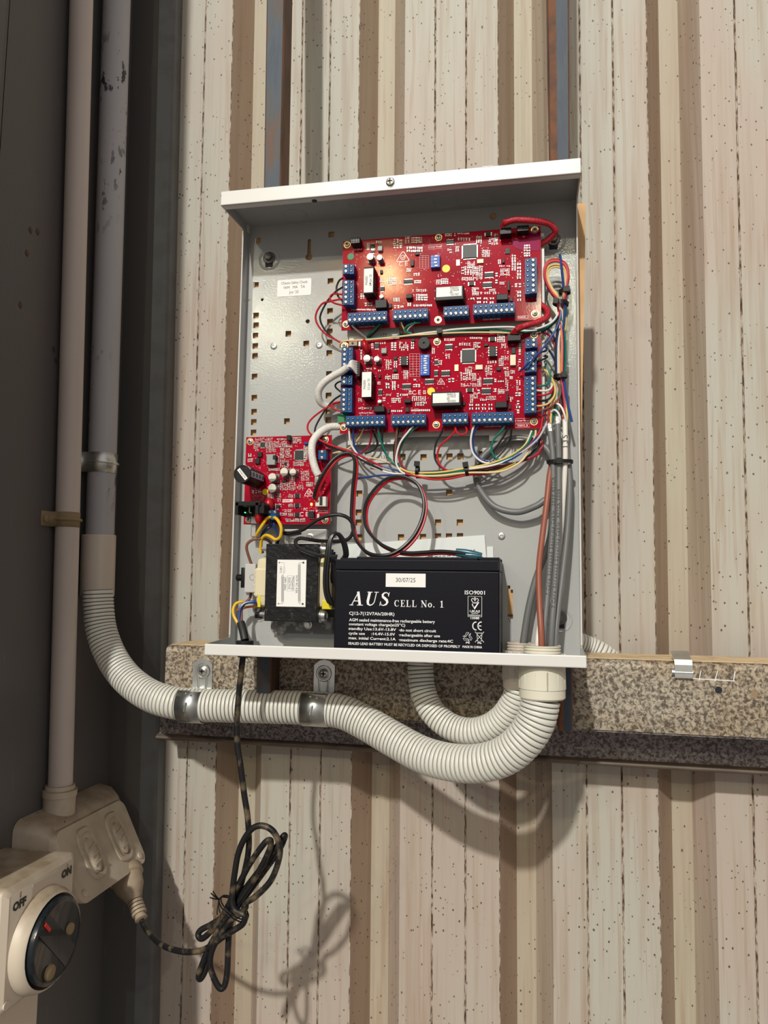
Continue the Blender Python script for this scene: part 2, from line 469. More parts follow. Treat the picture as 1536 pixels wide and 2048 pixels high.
M['wood'] = mat('chipboard', (.30, .20, .12), .8)
# ------------------------------------------------------------------ setting: ribbed cladding
Z0, Z1 = -1.0, 0.85
def wall_y(z): return 0.165 - 0.03 * (z + 0.3)
X0S = [-.787, -.612, -.4365, -.261, -.0865, .0900, .2652, .4405, .6155]
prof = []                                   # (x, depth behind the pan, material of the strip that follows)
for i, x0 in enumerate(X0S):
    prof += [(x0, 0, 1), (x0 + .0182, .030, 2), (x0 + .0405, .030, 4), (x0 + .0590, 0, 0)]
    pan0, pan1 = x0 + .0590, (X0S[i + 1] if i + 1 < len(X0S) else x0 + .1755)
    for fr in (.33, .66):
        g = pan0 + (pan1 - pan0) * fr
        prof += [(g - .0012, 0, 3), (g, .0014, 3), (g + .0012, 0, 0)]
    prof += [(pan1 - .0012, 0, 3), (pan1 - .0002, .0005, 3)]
wb = MB(); NZ = 6
for k in range(NZ + 1):
    z = Z0 + (Z1 - Z0) * k / NZ
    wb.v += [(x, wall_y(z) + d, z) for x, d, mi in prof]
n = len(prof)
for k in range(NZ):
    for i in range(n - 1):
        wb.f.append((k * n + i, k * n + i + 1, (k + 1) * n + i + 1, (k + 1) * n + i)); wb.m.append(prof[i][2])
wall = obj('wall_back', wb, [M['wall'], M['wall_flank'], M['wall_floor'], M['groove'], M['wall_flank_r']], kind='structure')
wall['label'] = 'weathered beige ribbed metal wall cladding behind the grey box'

fb = MB(); fb.box((-9, -14, -1.30), (9, .30, -1.28))
obj('floor', fb, mat('dark concrete', (.12, .11, .10), .8, var=(1.5, (.16, .15, .135), .4, .65)), kind='structure')

# steel column at the left
XW = -0.392
cl = thing('steel_column', 'dark grey painted steel column carrying the two conduits', 'column', (XW, 0.1, Z0), kind='structure')
b = MB(); b.box((XW - .010, -.116, Z0), (XW, .125, Z1)); b.prism([(wall_y(Z0) - .025, Z0), (wall_y(Z1) - .025, Z1), (.1, Z1), (.1, Z0)], 'x', XW - .0095, XW - .0001); obj('web', b, M['column'], cl)
b = MB()
def fl(x_edge_top, x_edge_bot):
    def xe(z): return x_edge_bot + (x_edge_top - x_edge_bot) * (z + .60) / 1.2
    rows = []
    for z in (Z0, Z1):
        e = xe(z); w_ = wall_y(z) - .0025; rows.append([(XW - .01, w_ - .026, z), (e - .019, w_ - .026, z), (e - .003, w_ - .0205, z), (e, w_ - .0175, z), (e, w_, z), (XW - .01, w_, z)])
    vs = rows[0] + rows[1]; k = 6
    fs = [(i, (i + 1) % k, (i + 1) % k + k, i + k) for i in range(k)]
    return vs, fs
vs, fs = fl(-.3345, -.3285)
b.add(vs, fs, 0); b.m[1] = 1; b.m[2] = 1; b.m[3] = 1
obj('flange', b, [M['column'], M['column_edge']], cl, label='flange with edge painted paler for key light')
b = MB(); b.box((XW - .01, -.190, Z0), (-.345, -.175, Z1), 0, .002); b.box((XW - .01, -.176, Z0), (XW, -.115, Z1)); obj('flange', b, M['column'], cl)
# dropped paint chips on the web
b = MB()
for px, py in ((62, 462), (76, 465), (55, 508), (42, 612), (108, 700), (112, 722)):
    p = at(px, py, X=XW + .0006)
    b.add([(p.x, p.y - .003, p.z), (p.x, p.y - .001, p.z + .005), (p.x, p.y + .003, p.z + .001), (p.x, p.y + .001, p.z - .003)], [(0, 1, 2, 3)])
obj('paint_chip', b, M['post'], cl, kind='stuff')

# ------------------------------------------------------------------ girt
GY, GT = 0.045, -0.2300
gb0 = at(1300, 1465, GY).z
GB = .119
lipt, lipb = at(1100, 1511, GB).z, at(1100, 1526, GB).z
g = thing('steel_girt', 'long mottled galvanised girt crossing the cladding below the box', 'girt', (.2, GY, lipb))
GX0, GX1 = -.2725, .75
b = MB()
arc = [(GY + .007 - .007 * math.cos(a), GT - .007 + .007 * math.sin(a)) for a in [i * math.pi / 2 / 5 for i in range(6)]]
b.prism([(GY, gb0)] + arc + [(.113, GT), (.113, GT - .003), (GY + .0085, GT - .003), (GY + .003, GT - .009), (GY + .003, gb0)], 'x', GX0, GX1, 0)
for i in range(len(b.m)): b.m[i] = 0
obj('front_flange', b, M['galv'], g, smooth=30)
b = MB(); b.box((GX0 + .003, GY + .006, GT + .0002), (GX1, .1125, GT + .0010)); obj('dust_layer', b, M['dust'], g, label='tan dust lying on top edge')
b = MB(); b.box((GX0, GY + .002, gb0 - .002), (GX1, GB + .002, gb0 + .001)); b.box((GX0 - .042, GB, lipt), (GX1, GB + .004, gb0 + .001)); obj('web', b, M['galv_low'], g)
b = MB()
pr = [(GB, lipt)] + [(GB + .004 - .010 * math.sin(a), (lipt + lipb) / 2 + (lipt - lipb) / 2 * math.cos(a)) for a in [math.pi * i / 8 for i in range(1, 9)]] + [(GB + .02, lipb), (GB + .02, lipb + .002), (GB + .006, lipb + .002), (GB + .006, lipt)]
b.prism(pr, 'x', GX0 - .044, GX1); obj('lower_lip', b, M['girt_lip'], g, smooth=30, label='dark brown lower lip')
for px, py in ((1437, 1380), (1509, 1387)):
    p = at(px, py, GY); b = MB()
    b.lathe((p.x, GY - .0006, p.z), (0, 1, 0), [(0, .0046), (0, .0034), (.004, .0032), (.004, .0)], 16, 0, False)
    b.disc((p.x, p.z), .0033, GY - .0002, 16, 1)
    obj('bolt_hole', b, [M['galv'], M['hole'] if px < 1480 else M['wood']], g)
b = MB()
for pts in (((1385, 1357), (1470, 1362)), ((1402, 1341), (1398, 1361)), ((1435, 1342), (1430, 1362)), ((1470, 1343), (1467, 1362))):
    q = [at(*p_, GY - .0001) for p_ in pts]; b.ribbon([(v.x, v.z) for v in q], .0008, GY - .00012 - .00002 * len(b.f))
obj('chalk_mark', b, M['white_print'], g, kind='stuff')
# spring clip on the girt
p0, p1 = at(1348, 1310, GY - .002), at(1385, 1358, GY - .002)
c = thing('girt_clip', 'small folded zinc clip hooked over top edge of girt', 'clip', ((p0.x + p1.x) / 2, GY, p1.z))
b = MB()
zt = GT + .0035
b.prism([(GY - .0025, p1.z), (GY - .0045, p1.z + .001), (GY - .0045, zt - .006), (GY - .002, zt - .001), (GY + .003, zt), (.060, zt + .006), (.060, zt + .0045), (GY + .003, zt - .0018), (GY - .0008, zt - .0035), (GY - .0025, zt - .007)], 'x', p0.x, p1.x)
obj('clip_strip', b, M['zinc_blue'], c)
b = MB(); b.lathe((p1.x, GY - .0012, p1.z + .006), (1, 0, 0), [(-.019, .0035), (.0004, .0035)], 12); b.v = [(x, min(y, GY - .0005), z) for x, y, z in b.v]
obj('clip_bend', b, M['zinc_blue'], c)

# posts behind the box
def post(name, lx, rx, y0, y1, ztop, zbot, label, rust=0):
    (lt, lb), (rt, rb) = lx, rx
    o = MB(); vs = []
    for z, l, r in ((zbot, lb, rb), (ztop, lt, rt)):
        ch = .0015
        vs += [(l, y0 + ch, z), (l + ch, y0, z), (r - ch, y0, z), (r, y0 + ch, z), (r, y1, z), (l, y1, z)]
    fs = [(i, (i + 1) % 6, (i + 1) % 6 + 6, i + 6) for i in range(6)] + [(5, 4, 3, 2, 1, 0), (6, 7, 8, 9, 10, 11)]
    o.add(vs, fs)
    if rust: o.add([(lb + .0015, y0 - .0003, zbot), (lb + (rb - lb) * rust, y0 - .0003, zbot), (lt + (rt - lt) * rust, y0 - .0003, ztop), (lt + .0015, y0 - .0003, ztop), (lb + .0015, y0 + .001, zbot), (lb + (rb - lb) * rust, y0 + .001, zbot), (lt + (rt - lt) * rust, y0 + .001, ztop), (lt + .0015, y0 + .001, ztop)], [(0, 1, 2, 3), (1, 5, 6, 2), (0, 3, 7, 4), (0, 4, 5, 1), (3, 2, 6, 7)], 1)
    return tag(obj(name, o, [M['post'], M['rust']]), label, 'post')
yp = .017
post('painted_post', (at(535, 0, yp).x - .006, at(512, 1380, yp).x), (at(565, 0, yp).x, at(541, 1380, yp).x), yp, .0445, .80, at(530, 1386, yp).z, 'blue and rust painted post behind the left part of the box')
post('painted_post', (at(1087, 0, yp).x + .001, at(1116, 1450, yp).x), (at(1141, 0, yp).x, at(1146, 1450, yp).x), yp, .0445, .80, at(1130, 1462, yp).z, 'blue and rust painted post behind the right edge of the box', .40)

# plywood backing board
b = MB(); b.prism([(-.166, -.186), (.1710, -.186), (at(1172, 410, .005).x, at(1168, 406, .005).z), (-.166, at(1168, 406, .005).z)], 'y', .0050, .0165)
tag(obj('backing_board', b, M['ply']), 'tan plywood board fixed behind the grey box', 'board')

# ------------------------------------------------------------------ rigid conduits on the column
def pipe(name, x, ytop, ybot, zb, r, mt, label):
    o = MB(); o.lathe((x, ybot, zb), (0, (ytop - ybot), .82 - zb), [(0, r), (math.hypot(ytop - ybot, .82 - zb), r)], 32)
    return o
p_t, p_b = at(163, 0, X=-.378), at(121, 1560, X=-.378)
sl = (p_t.y - p_b.y) / (p_t.z - p_b.z)
t1 = thing('rigid_conduit', 'slim cream rigid conduit running down into the double socket', 'conduit', (-.378, p_b.y, p_b.z))
zb = at(118, 1605, X=-.378).z
b = pipe('', -.378, p_b.y + sl * (.82 - p_b.z), p_b.y + sl * (zb - p_b.z), zb, .0127, None, ''); obj('pipe', b, M['pipe_cream'], t1, smooth=True)
b = MB(); zc = at(118, 1572, X=-.378).z
b.lathe((-.378, p_b.y, zb - .012), (0, 0, 1), [(0, .0165), (.019, .0168), (.0195, .0178), (.026, .0178), (.0265, .0155), (.031, .0152), (.031, .0128)], 28); obj('socket_adaptor', b, M['dusty'], t1, smooth=30)
b = MB(); pm = at(152, 1468, X=-.365)
b.cbox((pm.x, pm.y - .0068, pm.z), (.0009, .0004, .010)); b.cbox((pm.x, pm.y - .007, pm.z), (.005, .0004, .0009)); 
q_t, q_b = at(234, 0, X=-.372), at(200, 1070, X=-.372)
sl2 = (q_t.y - q_b.y) / (q_t.z - q_b.z)
t2 = thing('rigid_conduit', 'thick scuffed grey rigid conduit running down to a coupling', 'conduit', (-.372, q_b.y, q_b.z))
b = pipe('', -.372, q_b.y + sl2 * (.82 - q_b.z), q_b.y, q_b.z - .01, .0162, None, ''); obj('pipe', b, M['pipe_grey'], t2, smooth=True)
qc = at(195, 1193, X=-.372); yc = q_b.y
b = MB(); b.lathe((-.372, yc, qc.z), (0, sl2, 1), [(0, .0188), (.0015, .0194), (q_b.z - qc.z - .001, .0194), (q_b.z - qc.z, .0188), (q_b.z - qc.z, .0165)], 36)
tag(obj('conduit_coupling', b, M['pvc'], smooth=30), 'smooth cream coupling joining grey conduit to the corrugated conduit', 'coupling')
def pipe_clip(name, cx, cy, cz, r, h, mt, label, tab):
    o = thing(name, label, 'clip', (cx, cy, cz - h / 2))
    s = MB(); n = 20; pts = []
    for k in range(n + 1):
        a = -math.pi * .62 + math.pi * 1.24 * k / n
        pts.append((cx + r * math.cos(a), cy + r * math.sin(a)))
    pts = [(XW + .001, cy - r - tab), (XW + .0015, cy - r - .001)] + pts
    outer = pts; vs = []
    for z in (cz - h / 2, cz + h / 2):
        vs += [(x, y, z) for x, y in outer]
    k = len(outer); s.add(vs, [(i, i + 1, i + 1 + k, i + k) for i in range(k - 1)])
    bnd = obj('band', s, mt, o, smooth=50)
    sm = bnd.modifiers.new('thick', 'SOLIDIFY'); sm.thickness = .0012; sm.offset = 1
    s = MB(); s.tube([(cx + (r + .001) * math.cos(a), cy + (r + .001) * math.sin(a), cz) for a in [-1.9 + 3.4 * i / 14 for i in range(15)]], .0016, 6); obj('rib', s, mt, o, smooth=True)
    s = MB(); s.lathe((XW + .002, cy - r - tab * .6, cz), (1, 0, 0), [(0, .0045), (.002, .0042), (.003, .002)], 14); obj('screw', s, M['steel_screw'] if mt is M['zinc_blue'] else mt, o, smooth=30)
    return o
pipe_clip('conduit_saddle', -.372, q_b.y + sl2 * (at(205, 922, X=-.36).z - q_b.z), at(205, 922, X=-.36).z, .0170, .0235, M['zinc_blue'], 'shiny zinc saddle around the thick grey conduit', .013)
pc = at(128, 1036, X=-.366)
pipe_clip('conduit_saddle', -.378, p_b.y + sl * (pc.z - p_b.z), pc.z, .0131, .0165, M['brown_dust'], 'dusty brown saddle around the slim cream conduit', .014)

# ------------------------------------------------------------------ corrugated conduits
def corrugated(path, R, pitch):
    P = catmull(path, 14); L = [0]
    for i in range(1, len(P)): L.append(L[-1] + (P[i] - P[i - 1]).length)
    def pos(s):
        import bisect
        i = min(max(bisect.bisect_left(L, s), 1), len(P) - 1)
        t = (s - L[i - 1]) / max(1e-9, L[i] - L[i - 1]); return P[i - 1].lerp(P[i], t)
    mb = MB(); cnt = int(L[-1] / pitch); pts, rad, gm = [], [], []
    for k in range(cnt):
        for fr, rr in ((0.0, R - .0016), (.20, R - .0016), (.26, R - .0003), (.40, R), (.82, R), (.96, R - .0003)):
            pts.append(pos((k + fr) * pitch)); rad.append(rr)
    n = 26; mb.tube(pts, R, n, 0, rad)
    for i in range(len(pts) - 1):
        if i % 6 in (0,):
            for k in range(n): mb.m[i * n + k] = 1
    return mb
path1 = [(196, 1180, .052), (197, 1215, .052), (203, 1262, .051), (222, 1312, .048), (252, 1355, .042), (295, 1388, .033), (340, 1404, .0272), (395, 1410, .0268), (470, 1412, .0272), (560, 1414, .0272), (633, 1417, .0270), (685, 1424, .025), (732, 1446, .019), (785, 1477, .007), (845, 1509, -.008), (905, 1525, -.022), (962, 1526, -.033), (1012, 1510, -.040), (1050, 1477, -.0445), (1073, 1438, -.046), (1083, 1390, -.046)]
P1 = [at(*p[:2], p[2]) for p in path1]
c1 = corrugated(P1, .0172, .00445)
tag(obj('corrugated_conduit', c1, [M['flex'], M['flex_groove']], smooth=35), 'long thick corrugated conduit sweeping from column coupling to box fitting', 'conduit')
path2 = [(1040, 1366, -.020), (1031, 1398, -.018), (1008, 1434, -.013), (974, 1457, -.007), (936, 1463, -.001), (897, 1451, .006), (864, 1422, .013), (847, 1386, .018), (842, 1350, .021), (843, 1318, .0225), (862, 1290, .0235), (920, 1268, .032), (1010, 1258, .066), (1100, 1270, .108), (1165, 1291, .128), (1205, 1310, .1305), (1245, 1342, .1315)]
c2 = corrugated([at(*p[:2], p[2]) for p in path2], .0130, .0041)
tag(obj('corrugated_conduit', c2, [M['flex'], M['flex_groove']], smooth=35), 'thinner corrugated conduit looping in a U beneath the box behind thick one', 'conduit')

# zinc saddles holding the thick corrugated conduit to the girt
def flex_saddle(cpx, cpy, tpx, tpy, spx, spy, label, lean):
    cc = at(cpx, cpy, .0272); sc = at(spx, spy, GY - .0015); R = .0182; h = .0265
    o = thing('conduit_saddle', label, 'saddle', (cc.x, GY, cc.z - R))
    x0, x1 = cc.x - h / 2, cc.x + h / 2
    s = MB(); pts = []
    for k in range(25):
        a = math.radians(62 - 210 * k / 24)
        pts.append((cc.y - R * math.cos(a) * .98, cc.z + R * math.sin(a)))
    vs = [(x, y, z) for x in (x0, x1) for y, z in pts]; k = len(pts)
    s.add(vs, [(i, i + 1, i + 1 + k, i + k) for i in range(k - 1)])
    bnd = obj('band', s, M['zinc_blue'], o, smooth=50); sm = bnd.modifiers.new('thick', 'SOLIDIFY'); sm.thickness = .0011; sm.offset = 0
    # mounting tab on the girt face: rounded top plate, with a pressed keyhole rib around the screw
    zb, zt = cc.z + R * .72, at(tpx, tpy, GY - .001).z
    w = .0228; xl, xr = sc.x - w / 2, sc.x + w / 2
    poly = [(xl + lean * .5, zb), (xr + lean * .5, zb), (xr + lean, zt - .006), (xr + lean - .006, zt - .0012), (sc.x + lean, zt), (xl + lean + .006, zt - .0012), (xl + lean, zt - .006)]
    s = MB(); s.prism(poly, 'y', GY - .0018, GY - .0004); obj('tab', s, M['zinc_blue'], o)
    s = MB(); s.add([(x0, cc.y - R * .48, cc.z + R * .885), (x1, cc.y - R * .48, cc.z + R * .885), (xr + lean * .5, GY - .0018, zb + .0012), (xl + lean * .5, GY - .0018, zb + .0012)], [(0, 1, 2, 3)])
    obj('fold', s, M['zinc_blue'], o)
    s = MB(); s.lathe((sc.x, GY - .0018, sc.z), (0, -1, 0), [(0, .0088), (.0012, .0078), (.0012, .0066), (.0002, .0060), (.0002, 0)], 24, 0, False)
    s.tube([(sc.x - .0052, GY - .0022, sc.z - .006), (sc.x - .0042, GY - .0022, zb + .002), (cc.x - .003, cc.y - R * .75, cc.z + R * .72)], .0011, 6)
    s.tube([(sc.x + .0052, GY - .0022, sc.z - .006), (sc.x + .0042, GY - .0022, zb + .002), (cc.x + .004, cc.y - R * .80, cc.z + R * .66)], .0011, 6)
    s.tube([(sc.x + .001, GY - .002, zb), (cc.x + .0005, cc.y - R - .0004, cc.z + .004), (cc.x - .0015, cc.y - R - .0002, cc.z - .004)], .0012, 6)
    obj('pressed_rib', s, M['zinc_blue'], o, smooth=40)
    sm = MB(); screw_head(sm, (sc.x, GY - .002, sc.z), .0052, .0024); obj('screw', sm, [M['steel_screw'], M['hole']], o, smooth=30)
    s = MB(); text_mb(s, '32', .0032, cc.x + .001, cc.z - .0075, cc.y - R - .0009, rot=math.pi); obj('stamped_size', s, M['dark_bolt'], o)

def screw_head(mb, c, r, h, axis='y'):
    x, y, z = c
    mb.lathe(c, (0, -1, 0), [(0, r), (h * .45, r), (h * .85, r * .75), (h, r * .35), (h, 0)], 18, 0, False)
    mb.cbox((x, y - h - .0001, z), (r * 1.05, .0006, r * .26), 1); mb.cbox((x, y - h - .0001, z), (r * .26, .0006, r * 1.05), 1)
flex_saddle(386, 1410, 406, 1317, 406, 1342, 'zinc saddle clamping the thick corrugated conduit left of hanging cord', -.0006)
flex_saddle(633, 1416, 650, 1319, 648, 1347, 'zinc saddle clamping the thick corrugated conduit right of hanging cord', .0004)

# ------------------------------------------------------------------ double socket, isolator, plug
def yz_prism(mb, secs, mi=0):
    """skin through closed sections given as lists of (x, y, z) with equal count"""
    k = len(secs[0]); b0 = len(mb.v)
    for s_ in secs: mb.v += [tuple(p) for p in s_]
    for j in range(len(secs) - 1):
        for i in range(k):
            mb.f.append(tuple(b0 + q for q in (j * k + i, j * k + (i + 1) % k, (j + 1) * k + (i + 1) % k, (j + 1) * k + i))); mb.m.append(mi)
    mb.f.append(tuple(b0 + i for i in range(k - 1, -1, -1))); mb.m.append(mi)
    mb.f.append(tuple(b0 + (len(secs) - 1) * k + i for i in range(k))); mb.m.append(mi)

def rrect(x, y0, y1, z0, z1, r, n=5):
    out = []
    for cy, cz, a0 in ((y1 - r, z1 - r, 0), (y0 + r, z1 - r, 90), (y0 + r, z0 + r, 180), (y1 - r, z0 + r, 270)):
        for k in range(n + 1):
            a = math.radians(a0 + 90 * k / n); out.append((x, cy + r * math.cos(a), cz + r * math.sin(a)))
    return out
so = thing('double_socket', 'dusty cream double power socket mounted on the column', 'socket', (XW, .05, -.49))
YA, YB = -.022, .108
def front_x(z): return -.322 - (z + .478) * (.028 / .053)
b = MB()
secs = [rrect(XW + .0005, -.036, .128, -.486, -.405, .012), rrect(XW + .016, -.034, .126, -.486, -.407, .012), rrect(XW + .030, -.026, .116, -.486, -.412, .012)]
f1 = [(front_x(z), y, z) for _, y, z in rrect(0, YA, YB, -.486, -.418, .010)]
f0 = [(x - .004, y + (-.0025 if y < .04 else .0025), z) for x, y, z in f1]
secs += [f0, f1]
yz_prism(b, secs); obj('housing', b, M['dusty'], so, smooth=35)
for yy in (.020, .074):
    # moulded switch surround with a rocker in it
    zc = -.449
    def onface(y, z, off): return (front_x(z) + off, y, z)
    ring = []
    for rr, off in ((1.0, .0002), (.97, .0020), (.80, .0022), (.76, -.0004)):
        ring.append([onface(yy + rr * .0155 * (math.copysign(abs(math.cos(a)) ** .6, math.cos(a))), zc + rr * .0250 * (math.copysign(abs(math.sin(a)) ** .6, math.sin(a))), off) for a in [2 * math.pi * i / 28 for i in range(28)]])
    s = MB(); yz_prism(s, ring); obj('switch_surround', s, M['dusty'], so, smooth=40)
    rk = [[onface(yy + .0075 * w * math.cos(a), zc - .002 + .0165 * w * math.sin(a), off) for a in [2 * math.pi * i / 20 for i in range(20)]] for w, off in ((1, -.0004), (.95, .0034), (.7, .0046))]
    s = MB(); yz_prism(s, rk); o = obj('rocker', s, M['dusty'], so, smooth=40)
    s = MB()
    for dz in (-.008, .000, .008): s.obox(onface(yy - .006, zc - .003 + dz, .0048), onface(yy + .006, zc + dz, .0048), .0014, .0012, (1, 0, 0))
    obj('rocker_ridge', s, M['dusty'], o)
s = MB(); s.lathe((front_x(-.476) - .001, .098, -.478), (1, 0, .5), [(0, .0042), (.003, .0038), (.0034, .002)], 14); obj('cover_screw', s, M['dusty'], so, smooth=30)
s = MB(); s.lathe((front_x(-.476) - .001, -.012, -.478), (1, 0, .5), [(0, .0042), (.003, .0038), (.0034, .002)], 14); obj('cover_screw', s, M['dusty'], so, smooth=30)

iso = thing('isolator_switch', 'cream rotary isolator with black dial marked OFF and ON', 'switch', (XW, -.09, -.53))
IX = -.3150; IY0, IY1, IZ0, IZ1 = -.1415, -.0415, -.5300, -.4265
b = MB(); yz_prism(b, [rrect(XW + .0005, IY0, IY1, IZ0, IZ1, .006), rrect(IX - .022, IY0, IY1, IZ0, IZ1, .006)]); obj('back_box', b, M['iso'], iso, smooth=35)
b = MB(); yz_prism(b, [rrect(IX - .0215, IY0 - .001, IY1 + .001, IZ0 - .001, IZ1 + .001, .006), rrect(IX - .004, IY0 - .001, IY1 + .001, IZ0 - .001, IZ1 + .001, .006), rrect(IX, IY0 + .004, IY1 - .004, IZ0 + .004, IZ1 - .004, .004)]); obj('front_cover', b, M['iso'], iso, smooth=35)
kc = Vector((IX, -.0905, -.4865))
b = MB(); b.lathe(kc, (1, 0, 0), [(-.002, .0455), (.006, .0440), (.0115, .0410), (.0125, .0392), (.004, .0375)], 40, 0, False); obj('dial_collar', b, M['iso'], iso, smooth=40)
b = MB(); b.lathe(kc + Vector((.004, 0, 0)), (1, 0, 0), [(0, .0372), (.008, .0372), (.0125, .0362), (.0135, .0335), (.0125, .0318), (.0125, 0)], 40, 0, False); dial = obj('dial', b, M['dark_dial'], iso, smooth=40, label='black rotary dial with red pointer')
b = MB()                                    # grip bar across the dial
gx = kc.x + .0165
gd = Vector((0, -.68, .733)).normalized(); p_a, p_b = kc + gd * .0325, kc - gd * .0325
b.obox((gx - .003, p_a.y, p_a.z), (gx - .003, p_b.y, p_b.z), .0190, .0070, (1, 0, 0))
obj('grip', b, M['dark_dial'], dial)
b = MB(); q0_ = Vector((gx + .0012, kc.y, kc.z)); b.obox(q0_ + gd * .0200, q0_ + gd * .0310, .0030, .0012, (1, 0, 0)); obj('pointer', b, M['red_line'], dial)
for (yy, zz2), r in (((-.0722, -.4838), .0055), ((-.1000, -.5095), .0070)):
    b = MB(); b.lathe((kc.x + .0165, yy, zz2), (1, 0, 0), [(0, r), (.0022, r * .9), (.003, r * .5), (.003, 0)], 16, 0, False)
    obj('dust_patch', b, M['brown_dust'], dial, smooth=40)
def text_yz(s, h, y, z, x):
    mb = MB(); text_mb(mb, s, h, 0, 0, 0, bold=.0006 / 1)
    mb.v = [(x, y + vx, z + vz) for vx, vy, vz in mb.v]
    # raised letters: small depth
    n0 = len(mb.v); mb2 = MB(); mb2.v = mb.v + [(vx - .0006, vy, vz) for vx, vy, vz in mb.v]; mb2.f = list(mb.f); mb2.m = list(mb.m)
    return mb2
obj('marking', text_yz('OFF', .0068, IY0 + .017, IZ1 - .0165, IX + .0006), M['ink'], iso)
obj('marking', text_yz('ON', .0068, IY1 - .015, IZ1 - .0140, IX + .0006), M['ink'], iso)
for y in (IY0 + .018, IY1 - .014):
    b = MB(); b.box((IX, y - .0006, IZ1 - .011), (IX + .0006, y + .0006, IZ1 - .006)); obj('tick', b, M['brown_dust'], iso)
b = MB(); b.box((IX - .002, -.108, IZ1 - .018), (IX + .0006, -.072, IZ1 - .006), 0, .0005); obj('label_recess', b, M['iso'], iso)
b = MB(); b.lathe((IX - .004, IY0 + .007, IZ0 + .008), (1, 0, 0), [(0, .004), (.005, .0036)], 14); obj('cover_screw', b, M['iso'], iso, smooth=30)
# smaller box and conduit stub under the isolator
b = MB(); yz_prism(b, [rrect(XW + .0005, -.135, -.045, -.62, -.538, .005), rrect(-.345, -.133, -.047, -.618, -.540, .005)])
tag(obj('junction_box', b, M['iso'], smooth=35), 'plain cream junction box directly below the isolator', 'box')
# ------------------------------------------------------------------ the open steel box
HX, HZ, DD, TK = .1725, .22685, .0723, .0012
enc = thing('equipment_box', 'open light grey steel equipment box with deep top and bottom edges', 'box', (0, 0, -HZ))

def panel_with_holes(loops, y, thick, mats, name, parent):
    bm = bmesh.new()
    for lp in loops:
        vs = [bm.verts.new((p[0], y, p[1])) for p in lp]
        for i in range(len(vs)): bm.edges.new((vs[i], vs[(i + 1) % len(vs)]))
    bmesh.ops.triangle_fill(bm, use_beauty=True, use_dissolve=False, edges=bm.edges[:])
    bmesh.ops.recalc_face_normals(bm, faces=bm.faces[:])
    for f in bm.faces:
        if f.normal.y > 0: f.normal_flip()
    ext = bmesh.ops.extrude_face_region(bm, geom=bm.faces[:])
    for e in ext['geom']:
        if isinstance(e, bmesh.types.BMVert): e.co.y += thick
    bmesh.ops.recalc_face_normals(bm, faces=bm.faces[:])
    me = bpy.data.meshes.new(name); bm.to_mesh(me); bm.free()
    for m_ in mats: me.materials.append(m_)
    return link(bpy.data.objects.new(name, me), parent)

def circ(c, r, n=16): return [(c[0] + r * math.cos(2 * math.pi * k / n), c[1] + r * math.sin(2 * math.pi * k / n)) for k in range(n)]
def xz(px, py, Y=0.0):
    p = at(px, py, Y); return (p.x, p.z)
squares = [(516, 481)] + [(512, y) for y in (569.7, 631, 650.5)] + [(511, 671), (510.5, 692), (510, 712), (509, 753), (508.5, 795.5), (508, 823.6), (507.5, 844), (507, 865)]
squares += [(662.5, 469), (661, 562), (660, 622), (660, 643.5), (659.5, 663), (659, 685), (658.5, 706), (658, 748), (657, 791), (656.7, 822), (656.7, 840)]
squares += [(576.7, 667.6), (612.4, 687), (573.8, 842.4), (805, 914), (847, 914.4), (877, 914), (899, 913), (921, 913), (718.7, 987), (898.4, 985.7), (717, 1025), (717, 1045), (876, 1045), (919.7, 1045), (718.7, 1074.6), (802, 1074.6), (846, 1074), (876, 1073), (898, 1073), (920, 1072.5), (963, 908), (858, 659)]
loops = [[(-HX, -HZ), (HX, -HZ), (HX, HZ), (-HX, HZ)]]
for px, py in squares:
    x, z = xz(px, py); h = .0031
    loops.append([(x - h, z - h), (x - h, z + h), (x + h, z + h), (x + h, z - h)])
for px, py, r in ((615.4, 642.6, .0023), (524.6, 599.5, .0017), (499, 601, .0014), (986, 433, .0036)):
    loops.append(circ(xz(px, py), r, 14))
kx, kz = xz(618, 514); kt = xz(620, 478)[1]; kr, kw = .0038, .0019
th = math.asin(kw / kr)
loops.append([(kx + kr * math.sin(a), kz + kr * math.cos(a)) for a in [th + (2 * math.pi - 2 * th) * i / 18 for i in range(19)]] + [(kx - kw, kt - .001), (kx - kw * .6, kt), (kx + kw * .6, kt), (kx + kw, kt - .001)])
s0, s1 = xz(1015, 1171), xz(1026, 1246)
mx = (s0[0] + s1[0]) / 2
loops.append([(s0[0], s0[1]), (s0[0], s1[1]), (mx, s1[1]), (mx, s1[1] + .004), (s1[0], s1[1] + .004), (s1[0], s0[1] - .004), (mx, s0[1] - .004), (mx, s0[1])])
panel_with_holes(loops, 0.0, TK, [M['enc']], 'back_panel', enc)

